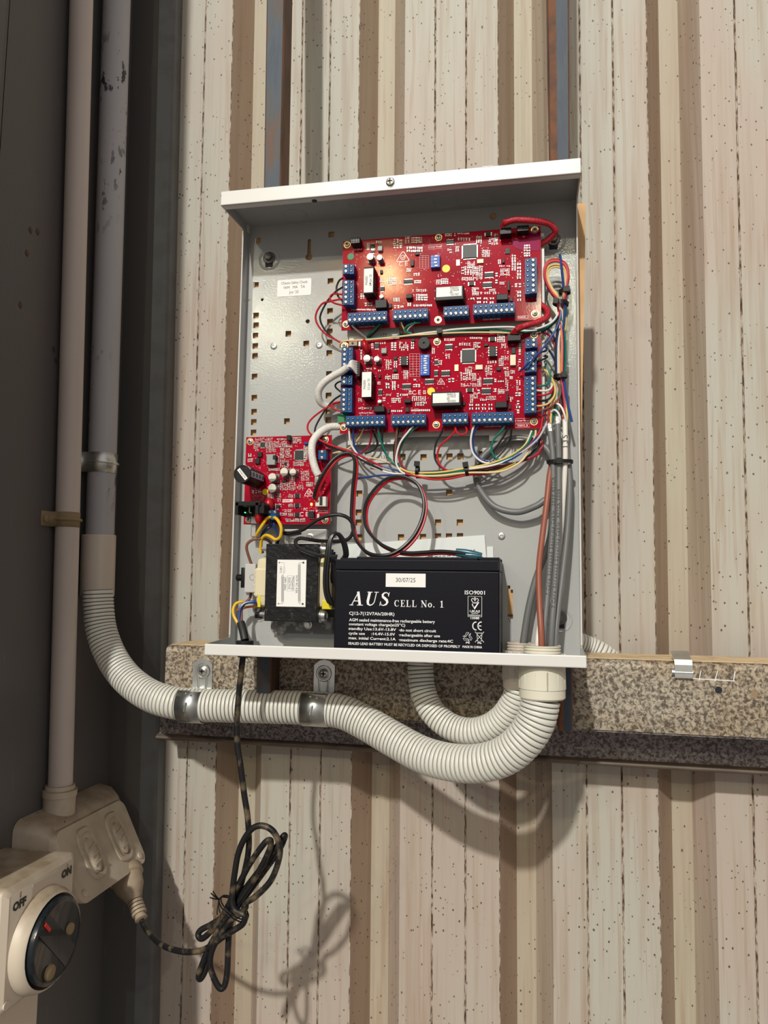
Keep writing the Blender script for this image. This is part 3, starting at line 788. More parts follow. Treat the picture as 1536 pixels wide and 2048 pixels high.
b = MB()
b.box((-HX, -DD, HZ - TK), (HX, TK, HZ)); top_ = obj('top_plate', b, M['enc'], enc)
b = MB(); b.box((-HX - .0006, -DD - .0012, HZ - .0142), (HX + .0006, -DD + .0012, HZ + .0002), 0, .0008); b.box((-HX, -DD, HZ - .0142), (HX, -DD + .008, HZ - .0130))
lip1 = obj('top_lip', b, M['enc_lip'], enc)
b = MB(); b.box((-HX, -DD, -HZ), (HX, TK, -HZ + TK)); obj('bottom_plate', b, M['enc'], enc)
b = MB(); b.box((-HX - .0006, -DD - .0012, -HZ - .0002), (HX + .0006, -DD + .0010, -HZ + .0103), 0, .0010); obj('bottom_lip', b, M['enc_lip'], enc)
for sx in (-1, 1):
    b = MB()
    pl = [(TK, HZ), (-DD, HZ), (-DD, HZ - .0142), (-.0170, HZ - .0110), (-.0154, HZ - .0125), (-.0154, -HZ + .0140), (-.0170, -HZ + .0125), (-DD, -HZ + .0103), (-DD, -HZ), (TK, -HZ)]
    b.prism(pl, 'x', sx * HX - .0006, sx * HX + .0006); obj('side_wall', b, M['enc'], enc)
    b = MB(); b.tube([(sx * HX, -.0156, HZ - .014), (sx * HX, -.0156, -HZ + .0145)], .0008, 6); obj('side_edge', b, M['enc_lip'], enc)
b = MB(); b.box((-HX + .0006, -.0065, HZ - .009), (-HX + .0016, -.001, HZ - .0012)); obj('corner_notch', b, M['enc_lip'], enc)
# knockouts and pressed bar on the underside of the top plate
for px, py, r in ((590, 430, .0125), (714, 410, .0085), (890, 403, .0125), (962, 400, .004)):
    p = at(px, py, Z=HZ - TK); b = MB()
    b.lathe((p.x, p.y, HZ - TK + .0001), (0, 0, -1), [(0, r), (.0006, r - .0003), (.0006, r - .0010), (0, r - .0013)], 28, 0, False); obj('knockout', b, M['enc'], enc)
a_, c_ = at(757, 408, Z=HZ - TK), at(852, 401, Z=HZ - TK)
b = MB(); b.box((a_.x, a_.y - .003, HZ - TK - .0007), (c_.x, a_.y + .001, HZ - TK), 0, .0003); obj('pressed_bar', b, M['enc'], enc)
p = at(629, 399, Y=-DD + .006); b = MB(); b.lathe((p.x, p.y, p.z - .0018), (0, 0, 1), [(0, .0026), (.0040, .0026)], 14); obj('hole_plug', b, M['black'], enc)
p = at(781, 365, -DD - .001); b = MB(); screw_head(b, (p.x, -DD - .0012, p.z), .0045, .0030); b.lathe((p.x, -DD - .0010, p.z), (0, -1, 0), [(0, .0050), (.0008, .0050), (.0008, 0)], 18, 0, False); obj('lid_screw', b, [M['steel_screw'], M['hole']], enc, smooth=30)
p, q = at(965, 341, -DD), at(987, 339, -DD); b = MB(); b.box((p.x, -DD - .0014, HZ - .0004), (q.x, -DD + .001, HZ + .0004)); obj('lip_notch', b, M['dark_bolt'], enc)
# fixing bolts in round dimples
for px, py, full in ((536, 513, 1), (1107, 476, 1), (1120, 1236, 0), (515, 1217, 0)):
    p = at(px, py, -.004); b = MB()
    b.lathe((p.x, -.0001, p.z - .002), (0, -1, 0), [(0, .0120), (.0006, .0112), (.0004, .0100), (0, .0092)], 30, 0, False); obj('dimple', b, M['enc'], enc, smooth=40)
    b = MB(); b.lathe((p.x, 0, p.z), (0, -1, 0), [(0, .0064), (.0012, .0066), (.0020, .0058), (.0020, .0)], 24, 0, False)
    b.lathe((p.x, -.0019, p.z), (0, -1, 0), [(0, .0042), (.0035, .0042), (.0042, .0034), (.0042, 0)], 6, 0, False)
    bo = obj('mounting_bolt', b, M['dark_bolt'], enc, smooth=30)
    b = MB(); b.prism([(p.x - .004, p.z - .0100), (p.x + .004, p.z - .0100), (p.x + .0045, p.z - .003), (p.x - .0045, p.z - .003)], 'y', -.0004, -.0001); obj('slot', b, M['hole'], bo)
for px, py in ((547, 692), (638, 690), (756, 891), (1003, 1072)):
    p = at(px, py, -.001); b = MB(); b.lathe((p.x, 0, p.z), (0, -1, 0), [(0, .0034), (.0010, .0034), (.0014, .0026), (.0014, .0014), (.0003, .0012), (.0003, 0)], 18, 0, False); obj('threaded_insert', b, M['bare'], enc, smooth=30)
# safety check sticker
q0, q1 = at(555, 560, -.0004), at(622, 590, -.0004); sx_, sz_ = (q0.x + q1.x) / 2, (q0.z + q1.z) / 2; sw, sh = abs(q1.x - q0.x), .0185
b = MB()
rr = .0015; sh2 = sh / 2; sw2 = sw / 2
poly = []
for cx, cz, a0 in ((sw2 - rr, sh2 - rr, 0), (-sw2 + rr, sh2 - rr, 90), (-sw2 + rr, -sh2 + rr, 180), (sw2 - rr, -sh2 + rr, 270)):
    poly += [(sx_ + cx + rr * math.cos(math.radians(a0 + 30 * k)), sz_ + cz + rr * math.sin(math.radians(a0 + 30 * k))) for k in range(4)]
b.prism(poly, 'y', -.0003, 0); stk = obj('sticker', b, M['label'], enc, label='white safety check sticker with black lettering')
b = MB()
for s_, dz in (('Chassis Safety Check', .0054), ('WM   MA   TA', .0002), ("Jun '25", -.0050)): text_mb(b, s_, .0030, sx_, sz_ + dz, -.00036, bold=0, sx=.80 if 'Ch' in s_ else .9)
obj('lettering', b, M['ink'], stk)
# numbered tabs on the panel
for s_, x0, y0, x1, y1, tx in (('133', 743, 904, 787, 926, 768), ('134', 965, 896, 1024, 925, 994)):
    a_, c_ = at(x0, y0, -.001), at(x1, y1, -.001)
    b = MB(); b.box((a_.x, -.0022, c_.z), (c_.x, 0, a_.z), 0, .0004); tb_ = obj('number_tab', b, M['tray'], enc)
    b = MB(); text_mb(b, s_, .0034, at(tx, y0 + 13, -.0023).x, (a_.z + c_.z) / 2, -.00226); obj('lettering', b, M['ink'], tb_)

# ------------------------------------------------------------------ conduit fittings in the bottom plate
def fitting(cpx, yy, r_body, r_thread, px_bot, px_top, label, mt, step):
    top = at(cpx, px_top, yy).z; bot = at(cpx, px_bot, yy).z; x = at(cpx, px_bot, yy).x
    o = thing('conduit_fitting', label, 'fitting', (x, yy, bot))
    b = MB(); H = -HZ - bot
    pr = [(0, r_body * .93), (.0015, r_body), (H * .30, r_body), (H * .30, r_body * (1.0 if not step else 1.03)), (H - .0003, r_body * 1.0)]
    b.lathe((x, yy, bot), (0, 0, 1), pr, 36)
    obj('body', b, mt, o, smooth=30)
    b = MB()
    for a in range(-90, 271, 30):
        ang = math.radians(a + 12)
        b.obox((x + r_body * math.cos(ang), yy + r_body * math.sin(ang), bot + H * .30), (x + r_body * math.cos(ang), yy + r_body * math.sin(ang), -HZ - .006), .0012, .0012, (math.cos(ang), math.sin(ang), 0))
    obj('grip_ridge', b, mt, o)
    b = MB(); n = 30; pts = []; pr = []
    z = -HZ + TK; k = 0
    while z < top - .0012:
        pr += [(z + HZ, r_thread - .0009), (z + HZ + .0006, r_thread), (z + HZ + .0013, r_thread), (z + HZ + .0018, r_thread - .0009)]; z += .0026
    pr += [(top + HZ, r_thread - .0003), (top + HZ, r_thread - .0026), (.001, r_thread - .0026)]
    b.lathe((x, yy, -HZ), (0, 0, 1), pr, 36, 0, False); obj('thread', b, mt, o, smooth=30)
    b = MB(); ro = r_thread * 1.17
    prof_ = [(TK, r_thread), (TK, ro), (TK + .0075, ro), (TK + .0075, r_thread)]
    b.lathe((x, yy, -HZ), (0, 0, 1), prof_, 8, 0, False)
    for a in range(0, 360, 30):
        ang = math.radians(a); b.cbox((x + ro * math.cos(ang), yy + ro * math.sin(ang), -HZ + TK + .0038), (.0022, .0022, .0075))
    obj('locknut', b, mt, o)
    return x
fitting(1084.5, -.046, .0202, .0166, 1397, 1290, 'large cream conduit fitting at the front bottom right of the box', M['pvc_white'], True)
fitting(1040, -.0185, .0158, .0128, 1376, 1285, 'small cream conduit fitting behind the large one under the box', M['pvc'], False)

# ------------------------------------------------------------------ circuit boards
YB_ = -.0200                                 # front face of the main boards
YF = -.0320                                  # front face of the terminal blocks
def ZA(x, y): return (675 + x / 7.314, 460 + y / 7.314)
def ZB(x, y): return (880 + x / 6.982, 440 + y / 6.982)
def ZC(x, y): return (670 + x / 7.314, 665 + y / 7.314)
def ZD(x, y): return (875 + x / 6.982, 655 + y / 6.982)
def ZE(x, y): return (465 + x / 7.314, 860 + y / 7.314)
MM = 1 / 2070.0                              # metres per photo pixel near the boards

# one screw, shared by every terminal
b = MB(); b.lathe((0, 0, 0), (0, -1, 0), [(.0, .00215), (.0002, .00215), (.00022, 0)], 14, 1, False)
b.lathe((0, 0, 0), (0, -1, 0), [(.0002, .00138), (.0006, .00125), (.0007, 0)], 12, 0, False)
b.obox((-.0010, -.00080, -.0005), (.0010, -.00080, .0005), .00035, .0003, (0, 1, 0), 1)
SCREW = b.mesh('terminal_screw', [M['pin'], M['hole']], 30)

def terminal_block(root, Z, a, c, n, side=None, dark=False):
    """blue screw terminal row; a, c: first and last screw in zoom pixels; side None=bottom row, 'L'/'R'=column"""
    A, C = at(*Z(*a), YF), at(*Z(*c), YF)
    A.z = C.z = (A.z + C.z) / 2 if side is None else A.z
    if side is None:
        zz = (at(*Z(*a), YF).z + at(*Z(*c), YF).z) / 2
        pts = [Vector((A.x + (C.x - A.x) * i / (n - 1), YF, zz)) for i in range(n)]; p = (C.x - A.x) / (n - 1)
        lo, hi = (A.x - p / 2, zz - .0031), (C.x + p / 2, zz + .0078)
    else:
        C = at(*Z(*c), YF); xx = (A.x + C.x) / 2
        pts = [Vector((xx, YF, A.z + (C.z - A.z) * i / (n - 1))) for i in range(n)]; p = (A.z - C.z) / (n - 1)
        if side == 'L': lo, hi = (xx - .0030, C.z - p / 2), (xx + .0080, A.z + p / 2)
        else: lo, hi = (xx - .0078, C.z - p / 2), (xx + .0032, A.z + p / 2)
    b = MB()
    if side is None:
        prof_ = [(YB_, lo[1]), (YF + .001, lo[1]), (YF, lo[1] + .0006), (YF, lo[1] + .0062), (YF + .0012, lo[1] + .0068), (YF + .0012, hi[1]), (YB_, hi[1])]
        b.prism(prof_, 'x', lo[0], hi[0])
        for i in range(1, n):
            if i % 3 == 2: b.box((lo[0] + i * p - .0002, YF + .0006, lo[1] + .0065), (lo[0] + i * p + .0002, YF + .0013, hi[1] + .0002))
    else:
        xa, xb = lo[0], hi[0]
        if side == 'L': pr_ = [(xa, YB_), (xa, YF), (xa + .0062, YF), (xa + .0066, YF + .0012), (xb, YF + .0012), (xb, YB_)]
        else: pr_ = [(xb, YB_), (xb, YF), (xb - .0062, YF), (xb - .0066, YF + .0012), (xa, YF + .0012), (xa, YB_)]
        b.prism(pr_, 'z', lo[1], hi[1])
    t_ = obj('terminal_block', b, M['tb'], root)
    pb = MB()
    for q in pts:
        s_ = obj('screw', SCREW, None, t_, loc=q) if False else None
        o = bpy.data.objects.new('screw', SCREW); link(o, t_); o.location = (q.x, q.y - .0001, q.z)
        if side is None: pc_ = (q.x, q.z + .0052)
        else: pc_ = (q.x + (.0055 if side == 'L' else -.0053), q.z + .0004)
        pb.lathe((pc_[0], YF + .0011, pc_[1]), (0, -1, 0), [(0, .00135), (.0002, .00135), (.0002, 0)], 10, 1, False)
        pb.lathe((pc_[0], YF + .0008, pc_[1]), (0, -1, 0), [(0, .00038), (.0006, .00038), (.0006, 0)], 6, 0, False)
        if side is None: pb.box((q.x - .0013, YF + .0035, lo[1] - .0001), (q.x + .0013, YF + .0085, lo[1] + .001), 1)
    obj('test_points', pb, [M['pin'], M['hole']], t_, kind='stuff')
    return t_

def chip(root, Z, c, w, h, pins='tb', n=7, mt='chip', ht=.0016, name='chip', base=None):
    """w, h in zoom pixels over the body; pins on 'tb', 'lr', 'all' or ''"""
    k = 7.314 if Z in (ZA, ZC, ZE) else 6.982
    y0 = base if base is not None else YB_
    q = at(*Z(*c), y0 - ht); W, H = w / k * MM, h / k * MM
    b = MB(); b.cbox((q.x, y0 - ht / 2, q.z), (W, ht, H), 0, min(.0002, ht / 4))
    o = obj(name, b, M[mt], root)
    if pins:
        pb = MB()
        def row(cnt, horiz, sgn):
            for i in range(cnt):
                f = (i + .5) / cnt - .5
                if horiz: pb.cbox((q.x + f * W * .94, y0 - .0004, q.z + sgn * (H / 2 + .0005)), (W / cnt * .45, .0008, .0012))
                else: pb.cbox((q.x + sgn * (W / 2 + .0005), y0 - .0004, q.z + f * H * .94), (.0012, .0008, H / cnt * .45))
        if pins in ('tb', 'all'): row(n, True, 1); row(n, True, -1)
        if pins in ('lr', 'all'): row(n, False, 1); row(n, False, -1)
        obj('pins', pb, M['pin'], o, kind='stuff')
    return o

def block(root, name, Z, c, w, h, ht, mt, ch=.0006, base=None, label=None):
    k = 7.314 if Z in (ZA, ZC, ZE) else 6.982
    y0 = base if base is not None else YB_
    q = at(*Z(*c), y0 - ht); W, H = w / k * MM, h / k * MM
    b = MB(); b.cbox((q.x, y0 - ht / 2, q.z), (W, ht, H), 0, ch)
    return obj(name, b, M[mt], root, label=label), q, W, H

def capacitor(root, Z, c, d, ht=.009, base=None, mark=True):
    k = 7.314; y0 = base if base is not None else YB_
    q = at(*Z(*c), y0 - ht); r = d / 2 / k * MM
    b = MB(); b.cbox((q.x, y0 - .0006, q.z), (r * 2.1, .0012, r * 2.1), 1)
    b.lathe((q.x, y0 - .001, q.z), (0, -1, 0), [(0, r * .97), (.001, r * .9), (.0016, r), (ht - .0016, r)], 24, 1, False)
    b.lathe((q.x, y0, q.z), (0, -1, 0), [(ht - .0006, r), (ht, r * .93), (ht, 0)], 24, 0, False)
    o = obj('capacitor', b, [M['ecap'], M['ecap_side']], root, smooth=30)
    b = MB(); b.poly([(q.x + r * .88 * math.cos(a), q.z + r * .88 * math.sin(a)) for a in [math.radians(205 + 130 * i / 10) for i in range(11)]], y0 - ht - .0001, 0)
    obj('polarity_mark', b, M['ecap_side'], o)
    return o

def board_screw(root, Z, c, hollow=False, base=None):
    y0 = base if base is not None else YB_
    q = at(*Z(*c), y0 - .001); b = MB()
    b.disc((q.x, q.z), .0037, y0 - .0002, 24, 2)
    b.lathe((q.x, y0 - .0002, q.z), (0, -1, 0), [(0, .0037), (.0003, .0036), (.0003, .0030)], 24, 2, False)
    if not hollow: screw_head(b, (q.x, y0 - .0003, q.z), .0027, .0018)
    else: b.disc((q.x, q.z), .0016, y0 - .0005, 18, 1); 
    return obj('board_screw', b, [M['pin'], M['hole'], M['gold']], root, smooth=30)

def sticker_dot(root, Z, c, d, mt, base=None):
    k = 7.314 if Z in (ZA, ZC, ZE) else 6.982; y0 = base if base is not None else YB_
    q = at(*Z(*c), y0 - .0003); r = d / 2 / k * MM
    b = MB(); b.lathe((q.x, y0, q.z), (0, -1, 0), [(0, r), (.0003, r), (.0003, 0)], 24, 0, False); return obj('sticker', b, M[mt], root)

def smd_field(root, groups, base, bounds=None):
    """many tiny surface parts: too small to pick out one by one, one mesh per board"""
    rnd = random.Random(len(groups)); b = MB(); y0 = base
    for Z, lst in groups:
        for x0, y0_, x1, y1_, nx, ny in lst:
            for i in range(nx):
                for j in range(ny):
                    fx = x0 + (x1 - x0) * ((i + .5) / nx); fy = y0_ + (y1_ - y0_) * ((j + .5) / ny)
                    if rnd.random() < .06: continue
                    q = at(*Z(fx + rnd.uniform(-2, 2), fy + rnd.uniform(-2, 2)), y0)
                    cw = min(.0034, max(.0007, (x1 - x0) / nx / 7.1 * MM * .80)); chh = min(.0034, max(.0007, (y1_ - y0_) / ny / 7.1 * MM * .80))
                    vert = chh >= cw if abs(chh - cw) > .0002 else rnd.random() < .6
                    mi = rnd.choice((1, 1, 1, 2, 2, 3)); ht = rnd.uniform(.0004, .0009)
                    if vert: L, Wd = chh, min(cw, chh * .6)
                    else: L, Wd = cw, min(chh, cw * .6)
                    for sg in (-1, 1):
                        if vert: b.cbox((q.x, y0 - ht / 2, q.z + sg * L * .36), (Wd, ht, L * .28), 0)
                        else: b.cbox((q.x + sg * L * .36, y0 - ht / 2, q.z), (L * .28, ht, Wd), 0)
                    if vert: b.cbox((q.x, y0 - ht / 2 - .0001, q.z), (Wd, ht, L * .46), mi)
                    else: b.cbox((q.x, y0 - ht / 2 - .0001, q.z), (L * .46, ht, Wd), mi)
                    if rnd.random() < .4: b.box((q.x - cw * .9, y0 - .00006, q.z + chh * .62), (q.x + cw * rnd.uniform(-.2, .9), y0, q.z + chh * .62 + .0002), 4)
    if bounds:
        L, R_, T, B_ = bounds
        for k in range(420):
            x, z = rnd.uniform(L + .006, R_ - .006), rnd.uniform(B_ + .014, T - .004); w = rnd.uniform(.0004, .0016); e = k * 1e-8
            if k % 3 == 0: b.box((x, y0 - .00005 - e, z), (x + w, y0, z + .0002), 4)
            elif k % 3 == 1: b.box((x, y0 - .00005 - e, z), (x + .0002, y0, z + w), 4)
            else: b.box((x, y0 - .00008 - e, z), (x + .0005, y0, z + .0005), 0)
    return obj('small_components', b, [M['pad'], M['chip'], M['tan'], M['grey_part'], M['silk']], root, kind='stuff')

def rcm_mark(root, Z, c, s, y0):
    k = 7.314; q = at(*Z(*c), y0); h = s / k * MM / 2; b = MB(); x, z = q.x, q.z; yy = y0 - .00008
    tri = []
    for cx, cz, a0 in ((0, .62, 30), (-.80, -.62, 150), (.80, -.62, 270)):
        tri += [(x + h * (cx + .16 * math.cos(math.radians(a0 + 24 * i))), z + h * (cz + .16 * math.sin(math.radians(a0 + 24 * i)))) for i in range(6)]
    b.ribbon(tri, h * .12, yy, 0, True)
    b.ribbon([(x + h * .36 * math.cos(math.radians(a)), z - h * .15 + h * .36 * math.sin(math.radians(a))) for a in range(60, 391, 15)], h * .09, yy)
    b.ribbon([(x - h * .2, z - h * .12), (x - h * .03, z - h * .30), (x + h * .36, z + h * .18)], h * .11, yy)
    return obj('approval_mark', b, M['silk'], root)

def print_text(root, Z, s, c, h, y0, mt='silk', name='lettering', box=None, bold=.00003, sx=1.0):
    q = at(*Z(*c), y0); b = MB(); text_mb(b, s, h, q.x, q.z, y0 - .00008, bold=bold, sx=sx)
    if box:
        k = 7.314 if Z in (ZA, ZC, ZE) else 6.982
        w, hh = box[0] / k * MM / 2, box[1] / k * MM / 2
        b.ribbon([(q.x - w, q.z - hh), (q.x + w, q.z - hh), (q.x + w, q.z + hh), (q.x - w, q.z + hh)], .00022, y0 - .00008, 0, True)
    return obj(name, b, M[mt], root)

def silk_grid(root, Z, x0, y0_, x1, y1_, nx, ny, y0):
    b = MB(); yy = y0 - .00007
    for i in range(nx + 1):
        a, c = at(*Z(x0 + (x1 - x0) * i / nx, y0_), y0), at(*Z(x0 + (x1 - x0) * i / nx, y1_), y0); b.ribbon([(a.x, a.z), (c.x, c.z)], .00016, yy)
    for j in range(ny + 1):
        a, c = at(*Z(x0, y0_ + (y1_ - y0_) * j / ny), y0), at(*Z(x1, y0_ + (y1_ - y0_) * j / ny), y0); b.ribbon([(a.x, a.z), (c.x, c.z)], .00016, yy)
    return obj('printed_table', b, M['silk'], root)

def label_module(root, Z, c, w, h, lw, lh, ht, lines, rot, labelc):
    o, q, W, H = block(root, 'relay_module', Z, c, w, h, ht, 'black', .0008)
    k = 7.314 if Z in (ZA, ZC, ZE) else 6.982
    ql = at(*Z(*labelc), YB_ - ht); lw, lh = lw / k * MM, lh / k * MM
    b = MB(); b.cbox((ql.x, YB_ - ht - .0001, ql.z), (lw, .0002, lh)); l_ = obj('label', b, M['label'], o)
    b = MB()
    for s_, dx, dz, hh in lines: text_mb(b, s_, hh, ql.x + dx, ql.z + dz, YB_ - ht - .00026, rot=rot, bold=.00003, sx=.9)
    obj('lettering', b, M['ink'], l_)
    return o

def dip_switch(root, Z, c, w, h, n, ht=.0045):
    o, q, W, H = block(root, 'dip_switch', Z, c, w, h, ht, 'dip', .0003)
    b = MB(); yy = YB_ - ht
    for i in range(n):
        z = q.z + H * .40 - H * .78 * i / max(1, n - 1)
        b.cbox((q.x - W * .02 + (.0004 if i % 3 else .0012), yy - .0002, z), (W * .32, .0008, H / n * .50))
        b.cbox((q.x - W * .36, yy - .00005, z), (W * .05, .0001, H / n * .4))
    obj('switch_lever', b, M['white_print'], o, kind='stuff')
    b = MB(); text_mb(b, 'ON', .0011, q.x + W * .34, q.z + H * .40, yy - .0001); obj('lettering', b, M['white_print'], o)
    return o

def header(root, Z, c, w, h, ht=.011, rows=2, cols=3, base=None):
    o, q, W, H = block(root, 'header_socket', Z, c, w, h, ht, 'black', .0003, base)
    y0 = base if base is not None else YB_
    if cols:
        b = MB()
        for i in range(cols):
            for j in range(rows):
                x = q.x - W * .42 + W * .84 * (i + .5) / cols; z = q.z - H * .42 + H * .84 * (j + .5) / rows
                s_ = min(W / cols, H / rows) * .40
                b.ribbon([(x - s_, z - s_), (x + s_, z - s_), (x + s_, z + s_), (x - s_, z + s_)], .00018, y0 - ht - .0001, 0, True)
        obj('socket_rim', b, M['grey_part'], o)
    return o

def circuit_board(label, corners, base, th=.0016, tray=True):
    L = sum(at(*c, base).x for c in (corners[0], corners[2])) / 2; R_ = sum(at(*c, base).x for c in (corners[1], corners[3])) / 2
    T = sum(at(*c, base).z for c in (corners[0], corners[1])) / 2; B_ = sum(at(*c, base).z for c in (corners[2], corners[3])) / 2
    r = thing('circuit_board', label, 'circuit board', ((L + R_) / 2, base + th, B_))
    b = MB(); b.box((L, base, B_), (R_, base + th, T), 0)
    for i in range(len(b.m)): b.m[i] = 1
    b.m[4 if False else 0] = 1
    b.box((L + .0001, base - .00003, B_ + .0001), (R_ - .0001, base + .0001, T - .0001), 0)
    obj('board', b, [M['pcb'], M['pcb_edge']], r)
    for x in (L + .005, (L + R_) / 2, R_ - .005):
        for z in (B_ + .006, T - .006):
            b = MB(); b.lathe((x, -.0002, z), (0, -1, 0), [(0, .003), (-base - th - .0003, .003)], 12); obj('standoff', b, M['tray'], r, smooth=30)
    if tray:
        b = MB(); b.box((L + .004, -.0112, B_ - .0035), (R_ + .0035, -.0100, T - .003), 0, .0004); b.box((L + .006, -.0108, B_ - .010), (L + .055, -.0098, B_ - .001)); b.box((R_ - .05, -.0108, B_ - .009), (R_ - .004, -.0098, B_ - .001))
        obj('mounting_tray', b, M['clear'], r)
    return r, (L, R_, T, B_)

# ---- upper board
bd1, e1_ = circuit_board('upper red circuit board of the two wide boards', ((685, 483), (1083, 452), (684, 660), (1081, 640)), YB_)
for a, c, n_, sd, Z in (((180, 1318), (683, 1290), 8, None, ZA), ((845, 1275), (1283, 1252), 7, None, ZA), ((82, 1312), (363, 1298), 5, None, ZB), ((497, 1283), (1005, 1256), 8, None, ZB),
                        ((122, 535), (122, 605), 2, 'L', ZA), ((122, 770), (122, 1055), 5, 'L', ZA), ((1302, 562), (1305, 985), 7, 'R', ZB)):
    terminal_block(bd1, Z, a, c, n_, sd)
for Z, c, w, h, pn, n_ in ((ZA, (1035, 750), 140, 56, 'tb', 7), (ZA, (512, 232), 62, 66, 'tb', 4), (ZA, (655, 858), 62, 62, 'tb', 4), (ZB, (140, 302), 112, 50, 'tb', 7), (ZB, (685, 762), 132, 56, 'tb', 8), (ZB, (660, 902), 136, 56, 'tb', 8), (ZB, (440, 886), 70, 58, 'lr', 4), (ZB, (672, 193), 72, 60, 'lr', 4)):
    chip(bd1, Z, c, w, h, pn, n_)
chip(bd1, ZB, (415, 434), 196, 196, 'all', 25, 'mcu', .0018)
chip(bd1, ZA, (515, 312), 58, 38, 'tb', 3)
block(bd1, 'inductor', ZA, (620, 266), 74, 80, .0035, 'grey_part')
block(bd1, 'relay', ZA, (634, 1078), 185, 135, .0085, 'black')
block(bd1, 'relay', ZB, (868, 1072), 166, 88, .0085, 'black')
block(bd1, 'crystal', ZB, (562, 572), 92, 60, .0016, 'cream_part', .0002)
block(bd1, 'jumper', ZB, (958, 915), 28, 130, .006, 'black', .0002)
block(bd1, 'jumper', ZA, (1045, 965), 92, 62, .006, 'black', .0003)
block(bd1, 'resonator', ZB, (252, 594), 50, 88, .0010, 'gold', .0001)
block(bd1, 'diode', ZA, (1095, 480), 48, 95, .0022, 'chip', .0003)
block(bd1, 'diode', ZA, (770, 1108), 46, 70, .0022, 'chip', .0003)
block(bd1, 'diode', ZA, (640, 608), 38, 56, .0020, 'chip', .0003)
block(bd1, 'diode', ZA, (1165, 342), 62, 46, .0020, 'chip', .0003)
block(bd1, 'diode', ZB, (885, 572), 36, 52, .0020, 'chip', .0003)
block(bd1, 'diode', ZB, (995, 1105), 42, 60, .0020, 'chip', .0003)
block(bd1, 'large_resistor', ZB, (942, 430), 66, 84, .0010, 'chip', .0001)
capacitor(bd1, ZA, (477, 388), 108, .0085); capacitor(bd1, ZA, (614, 400), 88, .0085)
capacitor(bd1, ZA, (640, 972), 60, .004)
header(bd1, ZA, (258, 150), 145, 95); header(bd1, ZB, (1158, 112), 160, 80); header(bd1, ZB, (915, 150), 160, 90, cols=0)
dip_switch(bd1, ZA, (1430, 455), 140, 195, 4)
sticker_dot(bd1, ZA, (193, 388), 106, 'green_dot'); sticker_dot(bd1, ZB, (85, 678), 114, 'yellow_dot')
for Z, c in ((ZA, (140, 212)), (ZA, (1478, 106)), (ZB, (1322, 135)), (ZA, (122, 1375)), (ZB, (1325, 1305))): board_screw(bd1, Z, c)
board_screw(bd1, ZA, (1470, 1310), True)
label_module(bd1, ZA, (458, 735), 164, 425, 140, 370, .015, (('PASSED', -.0019, 0, .0022), ("LM Jun '25", .0021, 0, .0022)), math.pi / 2, (453, 738))
label_module(bd1, lambda x, y: (660 + x / 3.072, 430 + y / 3.072), (733, 480), 178 * 2.27, 90 * 2.27, 158 * 2.27, 62 * 2.27, .015, (('936035-', .0055, .0034, .0021), ('010624', .0055, .0011, .0021), ('00', .0022, -.0011, .0021), ('101707', .0055, -.0034, .0021)), 0, (731, 471))
rcm_mark(bd1, ZA, (957, 388), 196, YB_)
print_text(bd1, ZA, 'ir Inner Range', (1428, 245), .0016, YB_, box=(205, 62))
print_text(bd1, ZA, 'UniBus', (300, 285), .0017, YB_, sx=1.3)
print_text(bd1, ZA, 'C E', (960, 495), .0044, YB_)
print_text(bd1, ZB, '936035_1', (1160, 1358), .0018, YB_, box=(150, 40))
print_text(bd1, ZB, 'TDNO REN 0V REX', (720, 1388), .0014, YB_)
print_text(bd1, ZA, 'TDNO REN 0V REX', (430, 1415), .0014, YB_)
print_text(bd1, ZB, 'T1', (1170, 237), .0018, YB_)
silk_grid(bd1, ZA, 1200, 375, 1335, 560, 3, 6, YB_)
